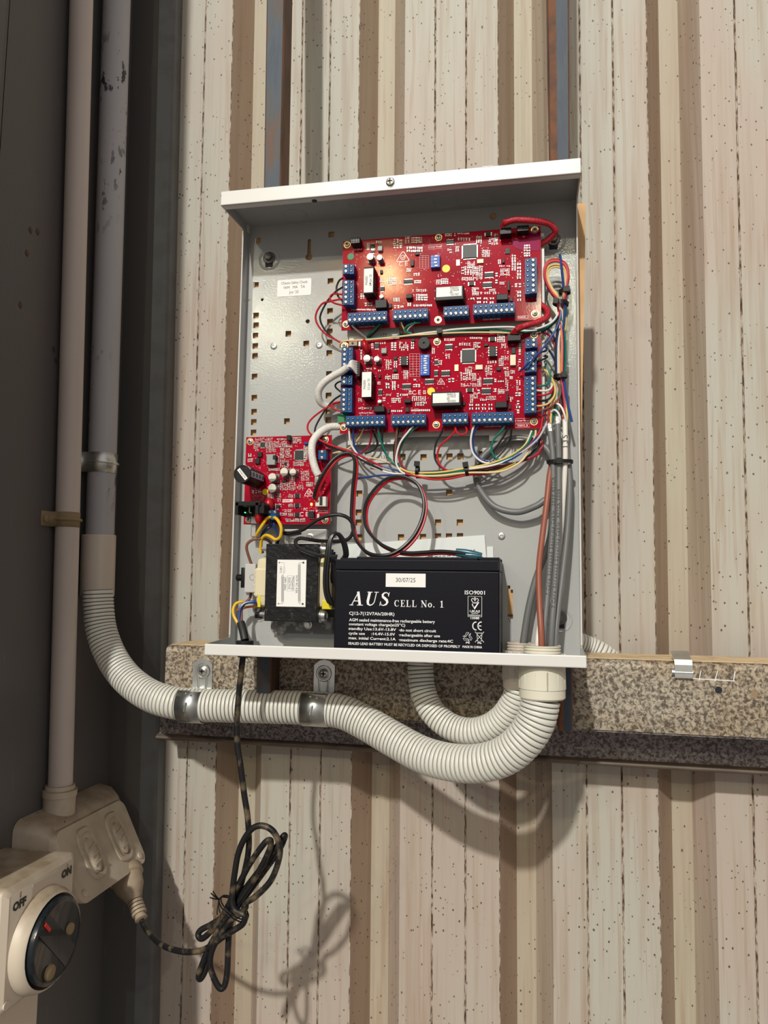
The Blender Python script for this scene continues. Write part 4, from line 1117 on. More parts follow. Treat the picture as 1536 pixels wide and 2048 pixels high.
smd_field(bd1, [(ZA, [(980, 90, 1060, 200, 2, 3), (1080, 100, 1240, 200, 4, 3), (1010, 240, 1250, 330, 4, 2), (430, 190, 470, 300, 1, 4), (560, 160, 650, 195, 3, 1), (620, 725, 690, 770, 2, 2), (735, 700, 860, 810, 4, 4), (1105, 630, 1210, 670, 3, 1), (1090, 870, 1300, 905, 7, 1), (820, 990, 910, 1050, 2, 2), (820, 1100, 970, 1150, 3, 1), (1110, 1085, 1385, 1125, 5, 1), (330, 930, 400, 1010, 2, 2), (395, 1065, 520, 1115, 3, 1), (200, 1155, 560, 1182, 9, 1), (1150, 940, 1320, 1040, 4, 3), (900, 735, 930, 800, 1, 2), (1122, 735, 1225, 785, 4, 1), (1440, 730, 1530, 800, 3, 2), (810, 130, 950, 270, 3, 3), (1020, 1060, 1080, 1120, 1, 2), (1010, 560, 1080, 620, 2, 2), (740, 530, 790, 560, 2, 1), (1370, 290, 1410, 320, 1, 1)]),
               (ZB, [(70, 190, 220, 232, 6, 1), (240, 250, 430, 292, 5, 1), (500, 225, 590, 325, 3, 3), (680, 250, 810, 350, 4, 3), (585, 420, 700, 520, 5, 4), (380, 580, 490, 670, 5, 4), (300, 650, 450, 770, 4, 3), (450, 650, 540, 790, 4, 5), (300, 800, 530, 850, 9, 2), (995, 490, 1065, 710, 2, 5), (1070, 595, 1135, 835, 1, 5), (810, 555, 850, 620, 1, 3), (820, 635, 985, 660, 6, 1), (840, 680, 975, 780, 5, 4), (770, 715, 812, 910, 1, 2), (830, 865, 900, 905, 3, 1), (1035, 880, 1145, 945, 2, 1), (1075, 985, 1135, 1140, 1, 3), (410, 1085, 770, 1112, 4, 1), (415, 1135, 765, 1168, 4, 1), (445, 945, 545, 1055, 5, 4), (560, 1005, 790, 1040, 8, 1), (685, 965, 775, 1000, 4, 1), (95, 405, 165, 470, 2, 2), (10, 820, 120, 900, 4, 2), (210, 370, 270, 450, 2, 3), (540, 640, 600, 830, 2, 6), (240, 180, 410, 205, 5, 1), (760, 190, 810, 290, 2, 4), (1170, 340, 1260, 520, 2, 5)])], YB_, e1_)
# glossy reflection at the top right, painted as a flat pink patch
q = at(*ZB(1200, 330), YB_)
b = MB(); pl = [at(*ZB(x, y), YB_) for x, y in ((1262, 190), (1392, 185), (1392, 425), (1300, 432), (1150, 425), (1060, 395), (1010, 350), (1008, 290), (1090, 275), (1240, 268))]
b.prism([(p.x, p.z) for p in pl], 'y', YB_ - .0003, YB_); obj('painted_reflection', b, mat('pink painted reflection', (.30, .006, .075), .12, 0, .2), bd1)

# ---- lower board
bd2, e2_ = circuit_board('lower red circuit board of the two wide boards', ((682, 683), (1085, 662), (681, 866), (1080, 858)), YB_)
for a, c, n_, sd, Z in (((190, 1333), (690, 1318), 8, None, ZC), ((855, 1315), (1290, 1308), 7, None, ZC), ((100, 1305), (388, 1300), 5, None, ZD), ((512, 1300), (1022, 1287), 8, None, ZD),
                        ((140, 252), (135, 543), 5, 'L', ZC), ((135, 655), (130, 725), 2, 'L', ZC), ((128, 845), (128, 1128), 5, 'L', ZC), ((1345, 180), (1343, 245), 2, 'R', ZD), ((1335, 365), (1333, 580), 4, 'R', ZD), ((1332, 712), (1330, 1150), 7, 'R', ZD)):
    terminal_block(bd2, Z, a, c, n_, sd)
for Z, c, w, h, pn, n_ in ((ZC, (1045, 786), 140, 56, 'tb', 8), (ZC, (1380, 715), 140, 52, 'tb', 8), (ZC, (610, 192), 70, 78, 'tb', 4), (ZC, (660, 872), 66, 66, 'tb', 4), (ZC, (1480, 432), 56, 60, 'tb', 4), (ZC, (1478, 592), 62, 64, 'tb', 4), (ZD, (158, 270), 112, 54, 'tb', 7), (ZD, (112, 636), 130, 56, 'tb', 8), (ZD, (705, 746), 138, 60, 'tb', 8), (ZD, (680, 886), 138, 60, 'tb', 8), (ZD, (450, 873), 72, 60, 'lr', 4), (ZD, (765, 160), 74, 62, 'lr', 4)):
    chip(bd2, Z, c, w, h, pn, n_)
chip(bd2, ZD, (430, 396), 186, 186, 'all', 25, 'mcu', .0018)
for Z, c, w, h in ((ZC, (1005, 412), 100, 140), (ZD, (770, 332), 100, 145)):
    o, q, W, H = block(bd2, 'socketed_chip', Z, c, w, h, .006, 'chip', .0004)
    pb = MB()
    for i in range(4):
        for sg in (-1, 1): pb.cbox((q.x + sg * W * .52, YB_ - .0052, q.z + (i - 1.5) * H * .25), (W * .16, .0014, H * .12))
    obj('pins', pb, M['pad'], o, kind='stuff')
q = at(*ZC(1300, 152), YB_ - .008); r_ = 93 / 7.314 * MM
b = MB(); b.lathe((q.x, YB_, q.z), (0, -1, 0), [(0, r_), (.0072, r_), (.008, r_ * .94), (.008, .0010), (.0065, .0009), (.0065, 0)], 32, 0, False); obj('buzzer', b, M['black'], bd2, smooth=30)
dip_switch(bd2, ZC, (1315, 472), 138, 320, 8)
q = at(*ZC(440, 190), YB_ - .010)
b = MB(); bm_ = bmesh.new(); bmesh.ops.create_uvsphere(bm_, u_segments=20, v_segments=12, radius=1)
b.add([(q.x + v.co.x * .0036 + v.co.z * -.0015, YB_ - .0075 + v.co.y * .0062, q.z + v.co.z * .0072) for v in bm_.verts], [[v.index for v in f.verts] for f in bm_.faces]); bm_.free()
obj('varistor', b, M['mov'], bd2, smooth=True)
o, q, W, H = block(bd2, 'spade_terminal', ZC, (262, 162), 135, 70, .0050, 'tan', .0003); b = MB(); b.disc((q.x - .0003, q.z + .0002), .0012, YB_ - .0052); obj('hole', b, M['hole'], o)
block(bd2, 'spacer', ZC, (358, 165), 32, 70, .005, 'white_print', .0002)
capacitor(bd2, ZC, (465, 376), 112, .0085); capacitor(bd2, ZC, (610, 387), 90, .0085); capacitor(bd2, ZC, (650, 1008), 58, .004)
block(bd2, 'inductor', ZC, (714, 264), 84, 84, .0038, 'grey_part')
label_module(bd2, ZC, (465, 760), 155, 405, 142, 378, .015, (('PASSED', -.0020, 0, .0022), ("LG Jan '25", .0021, 0, .0022)), math.pi / 2, (463, 760))
label_module(bd2, lambda x, y: (660 + x / 3.072, 640 + y / 3.072), (713, 484), 182 * 2.27, 92 * 2.27, 160 * 2.27, 60 * 2.27, .015, (('066012-', .0055, .0034, .0021), ('210923', .0055, .0011, .0021), ('00', .0022, -.0011, .0021), ('203203', .0055, -.0034, .0021)), 0, (712, 479))
block(bd2, 'relay', ZC, (645, 1118), 165, 92, .0085, 'black'); block(bd2, 'relay', ZD, (888, 1076), 165, 90, .0085, 'black')
sticker_dot(bd2, ZC, (1405, 860), 116, 'yellow_dot')
q = at(*ZC(115, 1255), YB_); b = MB(); b.box((q.x - .0055, YB_ - .0003, q.z - .0045), (q.x + .006, YB_, q.z + .0045), 0, .0001); obj('sticker', b, M['green_dot'], bd2)
header(bd2, ZC, (335, 535), 60, 225, .013, cols=0); header(bd2, ZD, (1068, 135), 185, 95, .010, cols=0)
block(bd2, 'crystal', ZD, (1054, 452), 78, 150, .0035, 'cream_part', .0003); block(bd2, 'crystal', ZD, (580, 553), 100, 66, .0016, 'cream_part', .0002)
block(bd2, 'regulator', ZD, (1062, 322), 56, 90, .0022, 'chip', .0003); block(bd2, 'jumper', ZD, (975, 960), 24, 120, .006, 'black', .0002)
block(bd2, 'jumper', ZC, (1060, 1000), 100, 52, .006, 'black', .0003); block(bd2, 'resonator', ZD, (265, 562), 56, 92, .0010, 'gold', .0001)
for Z, c, w, h in ((ZC, (880, 552), 56, 52), (ZC, (880, 375), 56, 50), (ZC, (782, 1145), 38, 72), (ZC, (652, 640), 36, 52), (ZC, (1055, 1130), 60, 70), (ZD, (855, 575), 60, 50), (ZD, (680, 240), 56, 38), (ZD, (365, 1062), 42, 52), (ZD, (1012, 1105), 32, 66), (ZC, (1140, 110), 54, 40)):
    block(bd2, 'diode', Z, c, w, h, .0021, 'chip', .0003)
for Z, c in ((ZC, (140, 188)), (ZD, (1350, 98)), (ZC, (1493, 132)), (ZC, (125, 1385)), (ZC, (1480, 1347)), (ZD, (1348, 1312))): board_screw(bd2, Z, c)
rcm_mark(bd2, ZD, (48, 752), 110, YB_)
print_text(bd2, ZD, 'ir Inner Range', (1185, 1300), .0017, YB_, box=(195, 62)); print_text(bd2, ZD, '936012_B', (1188, 1370), .0017, YB_, box=(195, 44))
print_text(bd2, ZC, 'C E', (1190, 880), .0044, YB_); print_text(bd2, ZC, 'TDNO REN 0V REX', (465, 1428), .0014, YB_); print_text(bd2, ZD, 'TDNO REN 0V REX', (770, 1383), .0014, YB_)
silk_grid(bd2, ZC, 1092, 312, 1240, 645, 3, 9, YB_)
smd_field(bd2, [(ZC, [(360, 255, 410, 400, 1, 3), (530, 150, 565, 240, 1, 3), (650, 135, 745, 170, 3, 1), (815, 140, 905, 270, 2, 2), (935, 140, 1080, 270, 5, 4), (1110, 130, 1160, 290, 1, 4), (860, 400, 912, 520, 1, 3), (740, 400, 830, 545, 3, 5), (735, 630, 815, 690, 2, 2), (835, 605, 935, 690, 3, 3), (1000, 555, 1075, 685, 3, 4), (740, 735, 805, 825, 1, 2), (825, 715, 895, 845, 1, 5), (910, 765, 942, 810, 1, 1), (1138, 755, 1250, 805, 3, 1), (630, 500, 675, 580, 1, 2), (620, 720, 670, 765, 2, 1), (740, 900, 825, 930, 3, 1), (890, 885, 1070, 945, 3, 1), (825, 955, 965, 1035, 4, 3), (1120, 935, 1335, 1005, 7, 2), (1175, 1015, 1345, 1075, 4, 2), (345, 1090, 545, 1130, 5, 1), (820, 1125, 985, 1172, 3, 1), (1115, 1115, 1395, 1165, 5, 1), (350, 1170, 560, 1192, 9, 1), (1080, 845, 1122, 915, 1, 2), (1290, 845, 1330, 910, 1, 2), (340, 965, 395, 1020, 3, 2), (1415, 230, 1465, 345, 2, 4), (700, 950, 740, 1010, 1, 2), (1150, 680, 1190, 710, 1, 1), (460, 515, 600, 545, 5, 1)]),
               (ZD, [(95, 155, 245, 190, 6, 1), (450, 135, 630, 165, 7, 1), (265, 215, 460, 255, 6, 1), (500, 205, 600, 290, 3, 3), (830, 95, 945, 210, 4, 3), (855, 400, 925, 545, 2, 5), (935, 395, 995, 465, 3, 3), (690, 465, 830, 505, 4, 1), (920, 555, 1000, 595, 2, 1), (385, 545, 485, 680, 5, 6), (480, 640, 545, 745, 3, 4), (315, 625, 470, 745, 4, 3), (325, 780, 545, 830, 10, 2), (555, 700, 612, 830, 2, 6), (785, 715, 830, 770, 1, 1), (785, 850, 830, 905, 1, 1), (840, 735, 925, 770, 2, 1), (945, 700, 992, 890, 2, 7), (1005, 685, 1055, 725, 2, 1), (1095, 735, 1165, 885, 2, 4), (1125, 215, 1175, 610, 1, 7), (840, 865, 935, 925, 5, 2), (500, 915, 565, 995, 3, 3), (595, 995, 685, 1035, 2, 1), (425, 1068, 785, 1096, 4, 1), (425, 1115, 785, 1155, 4, 1), (1080, 900, 1165, 965, 2, 1), (1095, 1015, 1155, 1210, 1, 3), (450, 940, 500, 1060, 2, 4), (108, 370, 178, 440, 2, 2), (140, 700, 245, 775, 2, 1), (680, 960, 820, 1020, 5, 2), (890, 230, 960, 290, 3, 2), (930, 330, 1000, 370, 2, 1), (1020, 600, 1080, 650, 2, 2), (940, 610, 1005, 690, 3, 3), (665, 530, 765, 670, 3, 4), (0, 460, 70, 530, 2, 2), (20, 330, 70, 370, 1, 1), (560, 870, 595, 930, 1, 1), (1010, 970, 1060, 1040, 2, 2), (250, 1130, 290, 1160, 2, 1)])], YB_, e2_)

a_, c_ = at(742, 658, -.0125), at(799, 682, -.0125)
b = MB(); b.box((a_.x, -.0127, c_.z), (c_.x, -.0113, a_.z), 0, .0003); tb_ = obj('number_tab', b, M['tray'], bd1)
b = MB(); text_mb(b, '135', .0034, at(767, 670, -.0128).x, at(767, 670, -.0128).z, -.01276); obj('lettering', b, M['ink'], tb_)

# ---- power supply board
YP = -.0200
bd3, e3_ = circuit_board('small square red power supply board with a big black capacitor', (ZE(190, 100), ZE(1432, 78), ZE(172, 1375), ZE(1442, 1385)), YP, tray=False)
chip(bd3, ZE, (972, 365), 135, 140, 'all', 16, 'mcu', .0016); chip(bd3, ZE, (440, 215), 76, 76, 'all', 8, 'mcu', .0012)
for c in ((945, 960), (942, 1102), (942, 1240)): chip(bd3, ZE, c, 68, 68, 'lr', 4)
for c, w, h in ((395, 358), 76, 76), ((360, 455), 76, 84): block(bd3, 'transistor', ZE, c, w, h, .0024, 'chip', .0003)
block(bd3, 'inductor', ZE, (558, 432), 138, 165, .0060, 'grey_part', .0006); block(bd3, 'inductor', ZE, (610, 400), 50, 70, .0062, 'chip', .0004)
chip(bd3, ZE, (1145, 1232), 92, 95, 'tb', 3, 'chip', .0040)
block(bd3, 'diode', ZE, (770, 488), 38, 42, .002, 'chip', .0003); block(bd3, 'diode', ZE, (660, 1120), 60, 50, .0018, 'chip', .0003); block(bd3, 'diode', ZE, (755, 740), 60, 48, .0018, 'chip', .0003)
for c, d in (((752, 610), 128), ((880, 612), 108), ((580, 690), 130), ((578, 848), 134)): capacitor(bd3, ZE, c, d, .0095)
q = at(*ZE(140, 640), YP - .040); r_ = 136 / 7.314 / 2190 * 1.07
b = MB(); b.lathe((q.x, YP, q.z), (0, -1, 0), [(0, r_ * .96), (.002, r_ * .93), (.0035, r_), (.039, r_), (.040, r_ * .95), (.040, r_ * .80), (.0395, r_ * .78), (.0395, 0)], 40, 0, False)
bc = obj('large_capacitor', b, M['black'], bd3, smooth=30, label='big black capacitor standing toward the room')
b = MB()
a0, a1 = math.radians(-18), math.radians(22)
for k in range(8):
    aa, ab = a0 + (a1 - a0) * k / 8, a0 + (a1 - a0) * (k + 1) / 8
    b.add([(q.x + (r_ + .0001) * math.cos(a), y, q.z + (r_ + .0001) * math.sin(a)) for a, y in ((aa, YP - .039), (ab, YP - .039), (ab, YP - .004), (aa, YP - .004))], [(0, 1, 2, 3)])
obj('polarity_stripe', b, mat('pale stripe', (.42, .45, .52), .4), bc)
b = MB()
for k in range(4):
    yy = YP - .033 + k * .0085; am = math.radians(2)
    pts = [(q.x + (r_ + .0003) * math.cos(am + .19 * math.sin(t_)), yy + .0016 * math.cos(t_), q.z + (r_ + .0003) * math.sin(am + .19 * math.sin(t_))) for t_ in [2 * math.pi * i / 14 for i in range(15)]]
    b.tube(pts, .0003, 4)
obj('minus_mark', b, M['black'], bc)
b = MB(); ca, sa = math.cos(math.radians(-50)), math.sin(math.radians(-50))
def rot2(u, v): return (q.x + .0002 + u * ca - v * sa, q.z - .0003 + u * sa + v * ca)
b.prism([rot2(-.0066, -.0017), rot2(.0066, -.0017), rot2(.0066, .0017), rot2(-.0066, .0017)], 'y', YP - .0398, YP - .0395); bl = obj('label', b, M['label'], bc)
b = MB(); text_mb(b, 'PASSED JT05', .0016, q.x + .0002, q.z - .0003, YP - .03985, rot=math.radians(-50), sx=.8); obj('lettering', b, M['ink'], bl)
b = MB(); text_mb(b, '6800uF25V', .0022, q.x + .0045, q.z + .0066, YP - .0397, rot=math.radians(-32), sx=.62); obj('lettering', b, M['white_print'], bc)
# heat sink
h0, h1 = at(*ZE(42, 1065), YP - .028), at(*ZE(360, 1235), YP - .028)
b = MB()
b.box((h0.x, YP - .028, h1.z), (h1.x, YP - .0265, h0.z)) if False else None
b.box((h0.x, YP - .028, h0.z - .003), (h1.x + .003, YP - .0015, h0.z + .0015), 0, .0005)
b.box((h0.x, YP - .028, h1.z), (h0.x + .003, YP - .0015, h0.z)); b.box((h0.x, YP - .008, h1.z), (h1.x, YP - .0015, h0.z))
for k in range(5): b.box((h1.x - .001, YP - .026 + k * .0052, h1.z + .0015), (h1.x + .006, YP - .0238 + k * .0052, h0.z))
b.box((h1.x - .002, YP - .028, h1.z + .001), (h1.x + .001, YP - .0015, h0.z))
hs = obj('heat_sink', b, M['black'], bd3)
p = at(*ZE(258, 1095), YP - .012); b = MB(); b.box((p.x - .0018, YP - .014, p.z - .0008), (p.x + .0018, YP - .010, p.z + .0010), 0, .0003); b.box((p.x - .0006, YP - .0135, p.z - .0085), (p.x + .0004, YP - .0125, p.z)); b.box((p.x - .0006, YP - .0135, p.z - .0085), (p.x + .0022, YP - .0125, p.z - .0078)); obj('spring_clip', b, M['bare'], hs)
p = at(*ZE(160, 1205), YP - .0115); b = MB(); b.lathe((p.x, YP - .008, p.z), (0, -1, 0), [(0, .0011), (.0030, .0011), (.0038, .0005)], 10); obj('led', b, M['led_green'], bd3, label='lit green led')
p = at(*ZE(1150, 1085), YP - .002); b = MB(); b.cbox((p.x, YP - .0008, p.z), (.0016, .0016, .0024)); obj('led', b, M['led_yellow'], bd3, label='lit yellow green led')
for c, sx_, sz2, yy in (((535, 1092), .0048, .0072, .010), ((395, 1268), .0045, .0082, .014)):
    q = at(*ZE(*c), YP - yy / 2); b = MB(); bm_ = bmesh.new(); bmesh.ops.create_uvsphere(bm_, u_segments=18, v_segments=10, radius=1)
    b.add([(q.x + v.co.x * sx_, YP - yy / 2 + v.co.y * yy / 2, q.z + v.co.z * sz2) for v in bm_.verts], [[v.index for v in f.verts] for f in bm_.faces]); bm_.free(); obj('varistor', b, M['mov'], bd3, smooth=True)
sticker_dot(bd3, ZE, (480, 905), 96, 'yellow_dot')
o, q, W, H = block(bd3, 'battery_connector', ZE, (1288, 1045), 165, 150, .0085, 'conn', .0006); b = MB(); b.box((q.x - .001, YP - .0087, q.z - .004), (q.x + .002, YP - .006, q.z + .005)); obj('slot', b, M['hole'], o)
o, q, W, H = block(bd3, 'terminal_block', ZE, (580, 1245), 130, 150, .011, 'tb', .0004)
for dx in (-.0028, .0028): s_ = bpy.data.objects.new('screw', SCREW); link(s_, o); s_.location = (q.x + dx, YP - .0111, q.z + .003)
o, q, W, H = block(bd3, 'terminal_block', ZE, (1310, 362), 120, 145, .011, 'tb', .0004)
for dz in (-.0029, .0029): s_ = bpy.data.objects.new('screw', SCREW); link(s_, o); s_.location = (q.x, YP - .0111, q.z + dz)
for c in ((255, 168), (1355, 138), (235, 1310), (1350, 1312)): board_screw(bd3, ZE, c, base=YP)
block(bd3, 'jumper', ZE, (818, 112), 58, 80, .007, 'black', .0003); block(bd3, 'jumper', ZE, (1072, 192), 60, 34, .004, 'tb', .0003); block(bd3, 'jumper', ZE, (1275, 192), 60, 34, .004, 'tb', .0003)
block(bd3, 'resistor', ZE, (1252, 1262), 36, 76, .002, 'conn', .0003); block(bd3, 'varistor', ZE, (1385, 245), 70, 80, .006, 'mov', .0008)
b = MB(); q = at(*ZE(325, 1345), YP); b.box((q.x - .0035, YP - .002, q.z - .002), (q.x + .0040, YP - .0012, q.z + .006), 0, .0003); q2 = at(*ZE(312, 1440), -.016); b.box((q2.x - .0026, -.0172, q2.z - .0085), (q2.x + .0026, -.0150, q2.z + .012), 0, .0006); obj('spade_lug', b, M['bare'], bd3)
rcm_mark(bd3, ZE, (1120, 912), 140, YP)
q = at(*ZE(808, 1035), YP); b = MB(); b.cbox((q.x, YP - .0001, q.z), (.0108, .0002, .0031)); l_ = obj('label', b, M['silk'], bd3); b = MB(); text_mb(b, '936550_1', .0018, q.x, q.z, YP - .00026, bold=.00005); obj('lettering', b, M['mov'], l_)
print_text(bd3, ZE, 'FC', (1070, 1162), .0028, YP); print_text(bd3, ZE, 'C E', (1045, 1235), .0044, YP); print_text(bd3, ZE, 'ir', (1235, 1180), .0030, YP); print_text(bd3, ZE, 'Inner Range', (1330, 1180), .0015, YP, box=(150, 60)); print_text(bd3, ZE, '2123', (810, 1180), .0026, YP)
smd_field(bd3, [(ZE, [(330, 115, 590, 160, 11, 2), (310, 170, 390, 310, 4, 6), (490, 165, 640, 330, 7, 7), (640, 165, 800, 260, 6, 4), (650, 120, 790, 150, 4, 1), (700, 270, 760, 420, 3, 6), (770, 270, 870, 410, 4, 6), (860, 100, 1010, 200, 5, 4), (225, 340, 285, 395, 1, 2), (220, 420, 300, 470, 2, 2), (650, 380, 690, 480, 2, 4), (695, 440, 830, 550, 5, 4), (890, 465, 1045, 530, 6, 3), (1000, 600, 1130, 745, 5, 6), (695, 770, 925, 885, 9, 4), (940, 800, 1045, 885, 4, 3), (815, 945, 890, 990, 4, 2), (815, 1085, 890, 1130, 4, 2), (815, 1215, 890, 1265, 4, 2), (510, 940, 605, 1005, 3, 3), (655, 930, 715, 1050, 2, 4), (615, 1075, 720, 1170, 3, 3), (780, 1295, 1070, 1345, 8, 2), (830, 690, 920, 760, 3, 2), (530, 560, 690, 600, 5, 2), (760, 210, 880, 260, 4, 2), (1040, 230, 1100, 470, 3, 7), (280, 880, 420, 930, 3, 1), (1080, 760, 1180, 830, 3, 3), (690, 1210, 800, 1255, 4, 1)])], YP, e3_)
# ------------------------------------------------------------------ battery
BX0, BX1, BZ0, BZ1, BYF = -.0502, .0998, -HZ + TK, -.1338, -.0660
bat = thing('battery', 'black rechargeable battery with white print at the bottom of the box', 'battery', ((BX0 + BX1) / 2, BYF / 2, BZ0))
b = MB(); b.box((BX0, BYF, BZ0), (BX1, -.0022, BZ1 - .0125), 0, .0010); obj('case', b, M['case'], bat)
b = MB(); b.box((BX0 - .0002, BYF - .0006, BZ1 - .0122), (BX1 + .0002, -.0020, BZ1 - .0026), 0, .0008)
b.box((BX0 + .020, BYF + .001, BZ1 - .003), (BX0 + .131, -.006, BZ1), 0, .0006); b.box((BX0, BYF + .018, BZ1 - .003), (BX1, -.006, BZ1 - .0005), 0, .0006)
b.box((BX1 - .0175, BYF, BZ1 - .003), (BX1, -.006, BZ1 + .0001), 0, .0005)
obj('lid', b, M['case'], bat)
b = MB(); b.box((BX1 - .0016, BYF - .0008, BZ1 - .011), (BX1 + .0004, BYF + .003, BZ1 - .004)); obj('lid_notch', b, M['black'], bat)
def bz(x, y): p = at(660 + x / 3.84, 1060 + y / 3.84, BYF); return (p.x, p.z)
def fit_text(mb, s, x0, x1, yc, h, y, mi=0, bold=.00004, conv=bz):
    """one line of lettering stretched to run from x0 to x1 (zoom pixels)"""
    a, c = conv(x0, yc), conv(x1, yc); tmp = MB(); text_mb(tmp, s, h, 0, 0, 0, bold=bold)
    xs = [v[0] for v in tmp.v]; w0, w1 = min(xs), max(xs); k = (c[0] - a[0]) / (w1 - w0)
    zc = (a[1] + c[1]) / 2 if False else a[1]
    mb.add([(a[0] + (v[0] - w0) * k, y, zc + v[2]) for v in tmp.v], tmp.f, mi)
def glyph(mb, ch, x, z, h, y, shear=0.0, wide=1.0, heavy=1.0):
    """upright serif capitals drawn as thick and thin strokes"""
    def T(p): return (x + (p[0] * wide + p[1] * shear) * h, z + p[1] * h)
    def ny(): mb.layer = getattr(mb, 'layer', 0) + 1; return y - mb.layer * 3e-5
    def R(pts, ws): mb.ribbon([T(p) for p in pts], [w * h * heavy for w in ws] if isinstance(ws, list) else ws * h * heavy, ny())
    def S(x0, x1, zz): mb.poly([T((x0, zz - .025)), T((x1, zz - .025)), T((x1, zz + .025)), T((x0, zz + .025))], ny())
    def arc(cx, cz, rx, rz, a0, a1, w0, w1, n=14):
        P, Wd = [], []
        for i in range(n + 1):
            a = math.radians(a0 + (a1 - a0) * i / n); P.append((cx + rx * math.cos(a), cz + rz * math.sin(a))); Wd.append(w0 + (w1 - w0) * abs(math.cos(a)))
        R(P, Wd)
    if ch == 'A': R([(.10, 0), (.42, 1)], .06); R([(.38, 1), (.74, 0)], .19); R([(.20, .32), (.62, .32)], .06); S(-.04, .25, .025); S(.52, .96, .025); return 1.0
    if ch == 'U': R([(.20, 1), (.20, .30), (.26, .12), (.42, .03), (.58, .08), (.68, .22), (.70, .35), (.70, 1)], [.19, .19, .17, .09, .07, .06, .06, .06]); S(.02, .40, .975); S(.54, .86, .975); return .98
    if ch == 'S': R([(.60, .70), (.56, .88), (.40, .965), (.24, .93), (.15, .80), (.20, .66), (.38, .54), (.54, .42), (.62, .28), (.56, .11), (.38, .035), (.20, .08), (.12, .28)], [.03, .06, .07, .10, .15, .18, .20, .20, .17, .12, .07, .06, .03]); R([(.61, .68), (.61, .99)], .04); R([(.11, .32), (.11, .01)], .04); return .80
    if ch == 'C': R([(.72, .70), (.64, .90), (.46, .965), (.24, .85), (.15, .50), (.24, .15), (.46, .035), (.64, .09), (.74, .28)], [.03, .06, .07, .15, .19, .15, .07, .06, .03]); R([(.72, .68), (.72, .99)], .05); return .92
    if ch in 'EL':
        R([(.22, 0), (.22, 1)], .17); S(.04, .40, .975); R([(.05, .035), (.68, .035)], .07); R([(.68, .02), (.68, .28)], .05)
        if ch == 'E': R([(.05, .965), (.64, .965)], .07); R([(.64, .98), (.64, .75)], .05); R([(.2, .51), (.48, .51)], .07); R([(.48, .38), (.48, .64)], .05)
        return .80
    if ch == 'N': R([(.18, 0), (.18, 1)], .06); R([(.76, 0), (.76, 1)], .06); R([(.14, .98), (.78, .02)], .19); S(.02, .34, .025); S(.02, .30, .975); S(.60, .92, .975); return 1.0
    if ch == 'o': arc(.30, .32, .22, .29, 0, 360, .07, .17, 24); return .66
    if ch == '.': mb.disc(T((.14, .07)), .085 * h, y, 10); return .42
    if ch == '1': R([(.34, 0), (.34, 1)], .17); R([(.12, .80), (.34, .98)], .07); S(.10, .58, .025); return .7
    return .45
def serif(mb, s, x0, x1, ybot, ytop, y, shear=0.0, heavy=1.0, conv=bz):
    a, c = conv(x0, ybot), conv(x1, ybot); h = conv(x0, ytop)[1] - a[1]
    tmp = MB(); adv = 0.0
    for ch in s: adv += glyph(tmp, ch, adv * h, 0, h, 0, shear, 1, heavy) + .06
    xs = [v[0] for v in tmp.v]; k = (c[0] - a[0]) / (max(xs) - min(xs))
    mb.add([(a[0] + (v[0] - min(xs)) * k, y + v[1], a[1] + v[2]) for v in tmp.v], tmp.f)
yt = BYF - .00015
b = MB(); serif(b, 'AUS', 150, 458, 578, 472, yt, .22, 1.0); serif(b, 'CELL No. 1', 493, 872, 588, 537, yt, 0, .95)
obj('lettering', b, M['white_print'], bat, label='large white brand lettering')
b = MB()
for s_, x0, x1, yc, h in (('CJ12-7(12V7Ah/20HR)', 147, 495, 640, .0028), ('AGM sealed maintenance-free rechargeable battery', 147, 806, 690, .0026), ('constant voltage charge(at25°C)', 145, 578, 722, .0024), ('standby Use:13.6V-13.8V', 143, 508, 757, .0024), ('·do not short circuit', 528, 815, 769, .0024), ('cycle use     :14.4V-15.0V', 143, 500, 793, .0024), ('·rechargeable after use', 528, 845, 806, .0024), ('max. initial Current:2.1A', 143, 505, 829, .0024), ('·maximum discharge rate:4C', 528, 945, 844, .0024), ('SEALED LEAD BATTERY MUST BE RECYCLED OR DISPOSED OF PROPERLY', 140, 1000, 871, .0022), ('ISO9001', 1035, 1190, 481, .0034), ('13588', 1080, 1146, 677, .0018), ('Pb', 1044, 1074, 865, .0016), ('Pb', 1134, 1164, 868, .0016), ('MADE IN CHINA', 1018, 1168, 897, .0020)):
    fit_text(b, s_, x0, x1, yc, h, yt, bold=.00006)
obj('lettering', b, M['white_print'], bat)
b = MB()                                    # certification crest
c0, c1_ = bz(1060, 665), bz(1166, 511); cw = c1_[0] - c0[0]; ch_ = c1_[1] - c0[1]
def cc(u, v): return (c0[0] + u * cw, c0[1] + v * ch_)
b.ribbon([cc(0, 0), cc(1, 0), cc(1, 1), cc(0, 1)], .0004, yt, 0, True); b.ribbon([cc(.02, .09), cc(.98, .09)], .0003, yt)
b.ribbon([cc(.30, .62), cc(.46, .40), cc(.78, .72)], [.0010, .0019, .0008], yt)
b.ribbon([cc(.32, .68), cc(.68, .68)], .0007, yt); b.ribbon([cc(.34, .72), cc(.24, .82), cc(.30, .90), cc(.42, .88), cc(.5, .76), cc(.58, .88), cc(.70, .90), cc(.76, .82), cc(.66, .72)], .0006, yt)
b.ribbon([cc(.5, .86), cc(.5, .97)], .0006, yt); b.ribbon([cc(.44, .93), cc(.56, .93)], .0005, yt)
fit_text(b, 'UKAS', 1074, 1152, 624, .0019, yt, bold=.00005); fit_text(b, 'QUALITY', 1086, 1140, 640, .0009, yt, bold=.00003); fit_text(b, 'MANAGEMENT', 1068, 1160, 655, .0010, yt, bold=.00003)
obj('certification_crest', b, M['white_print'], bat)
b = MB()
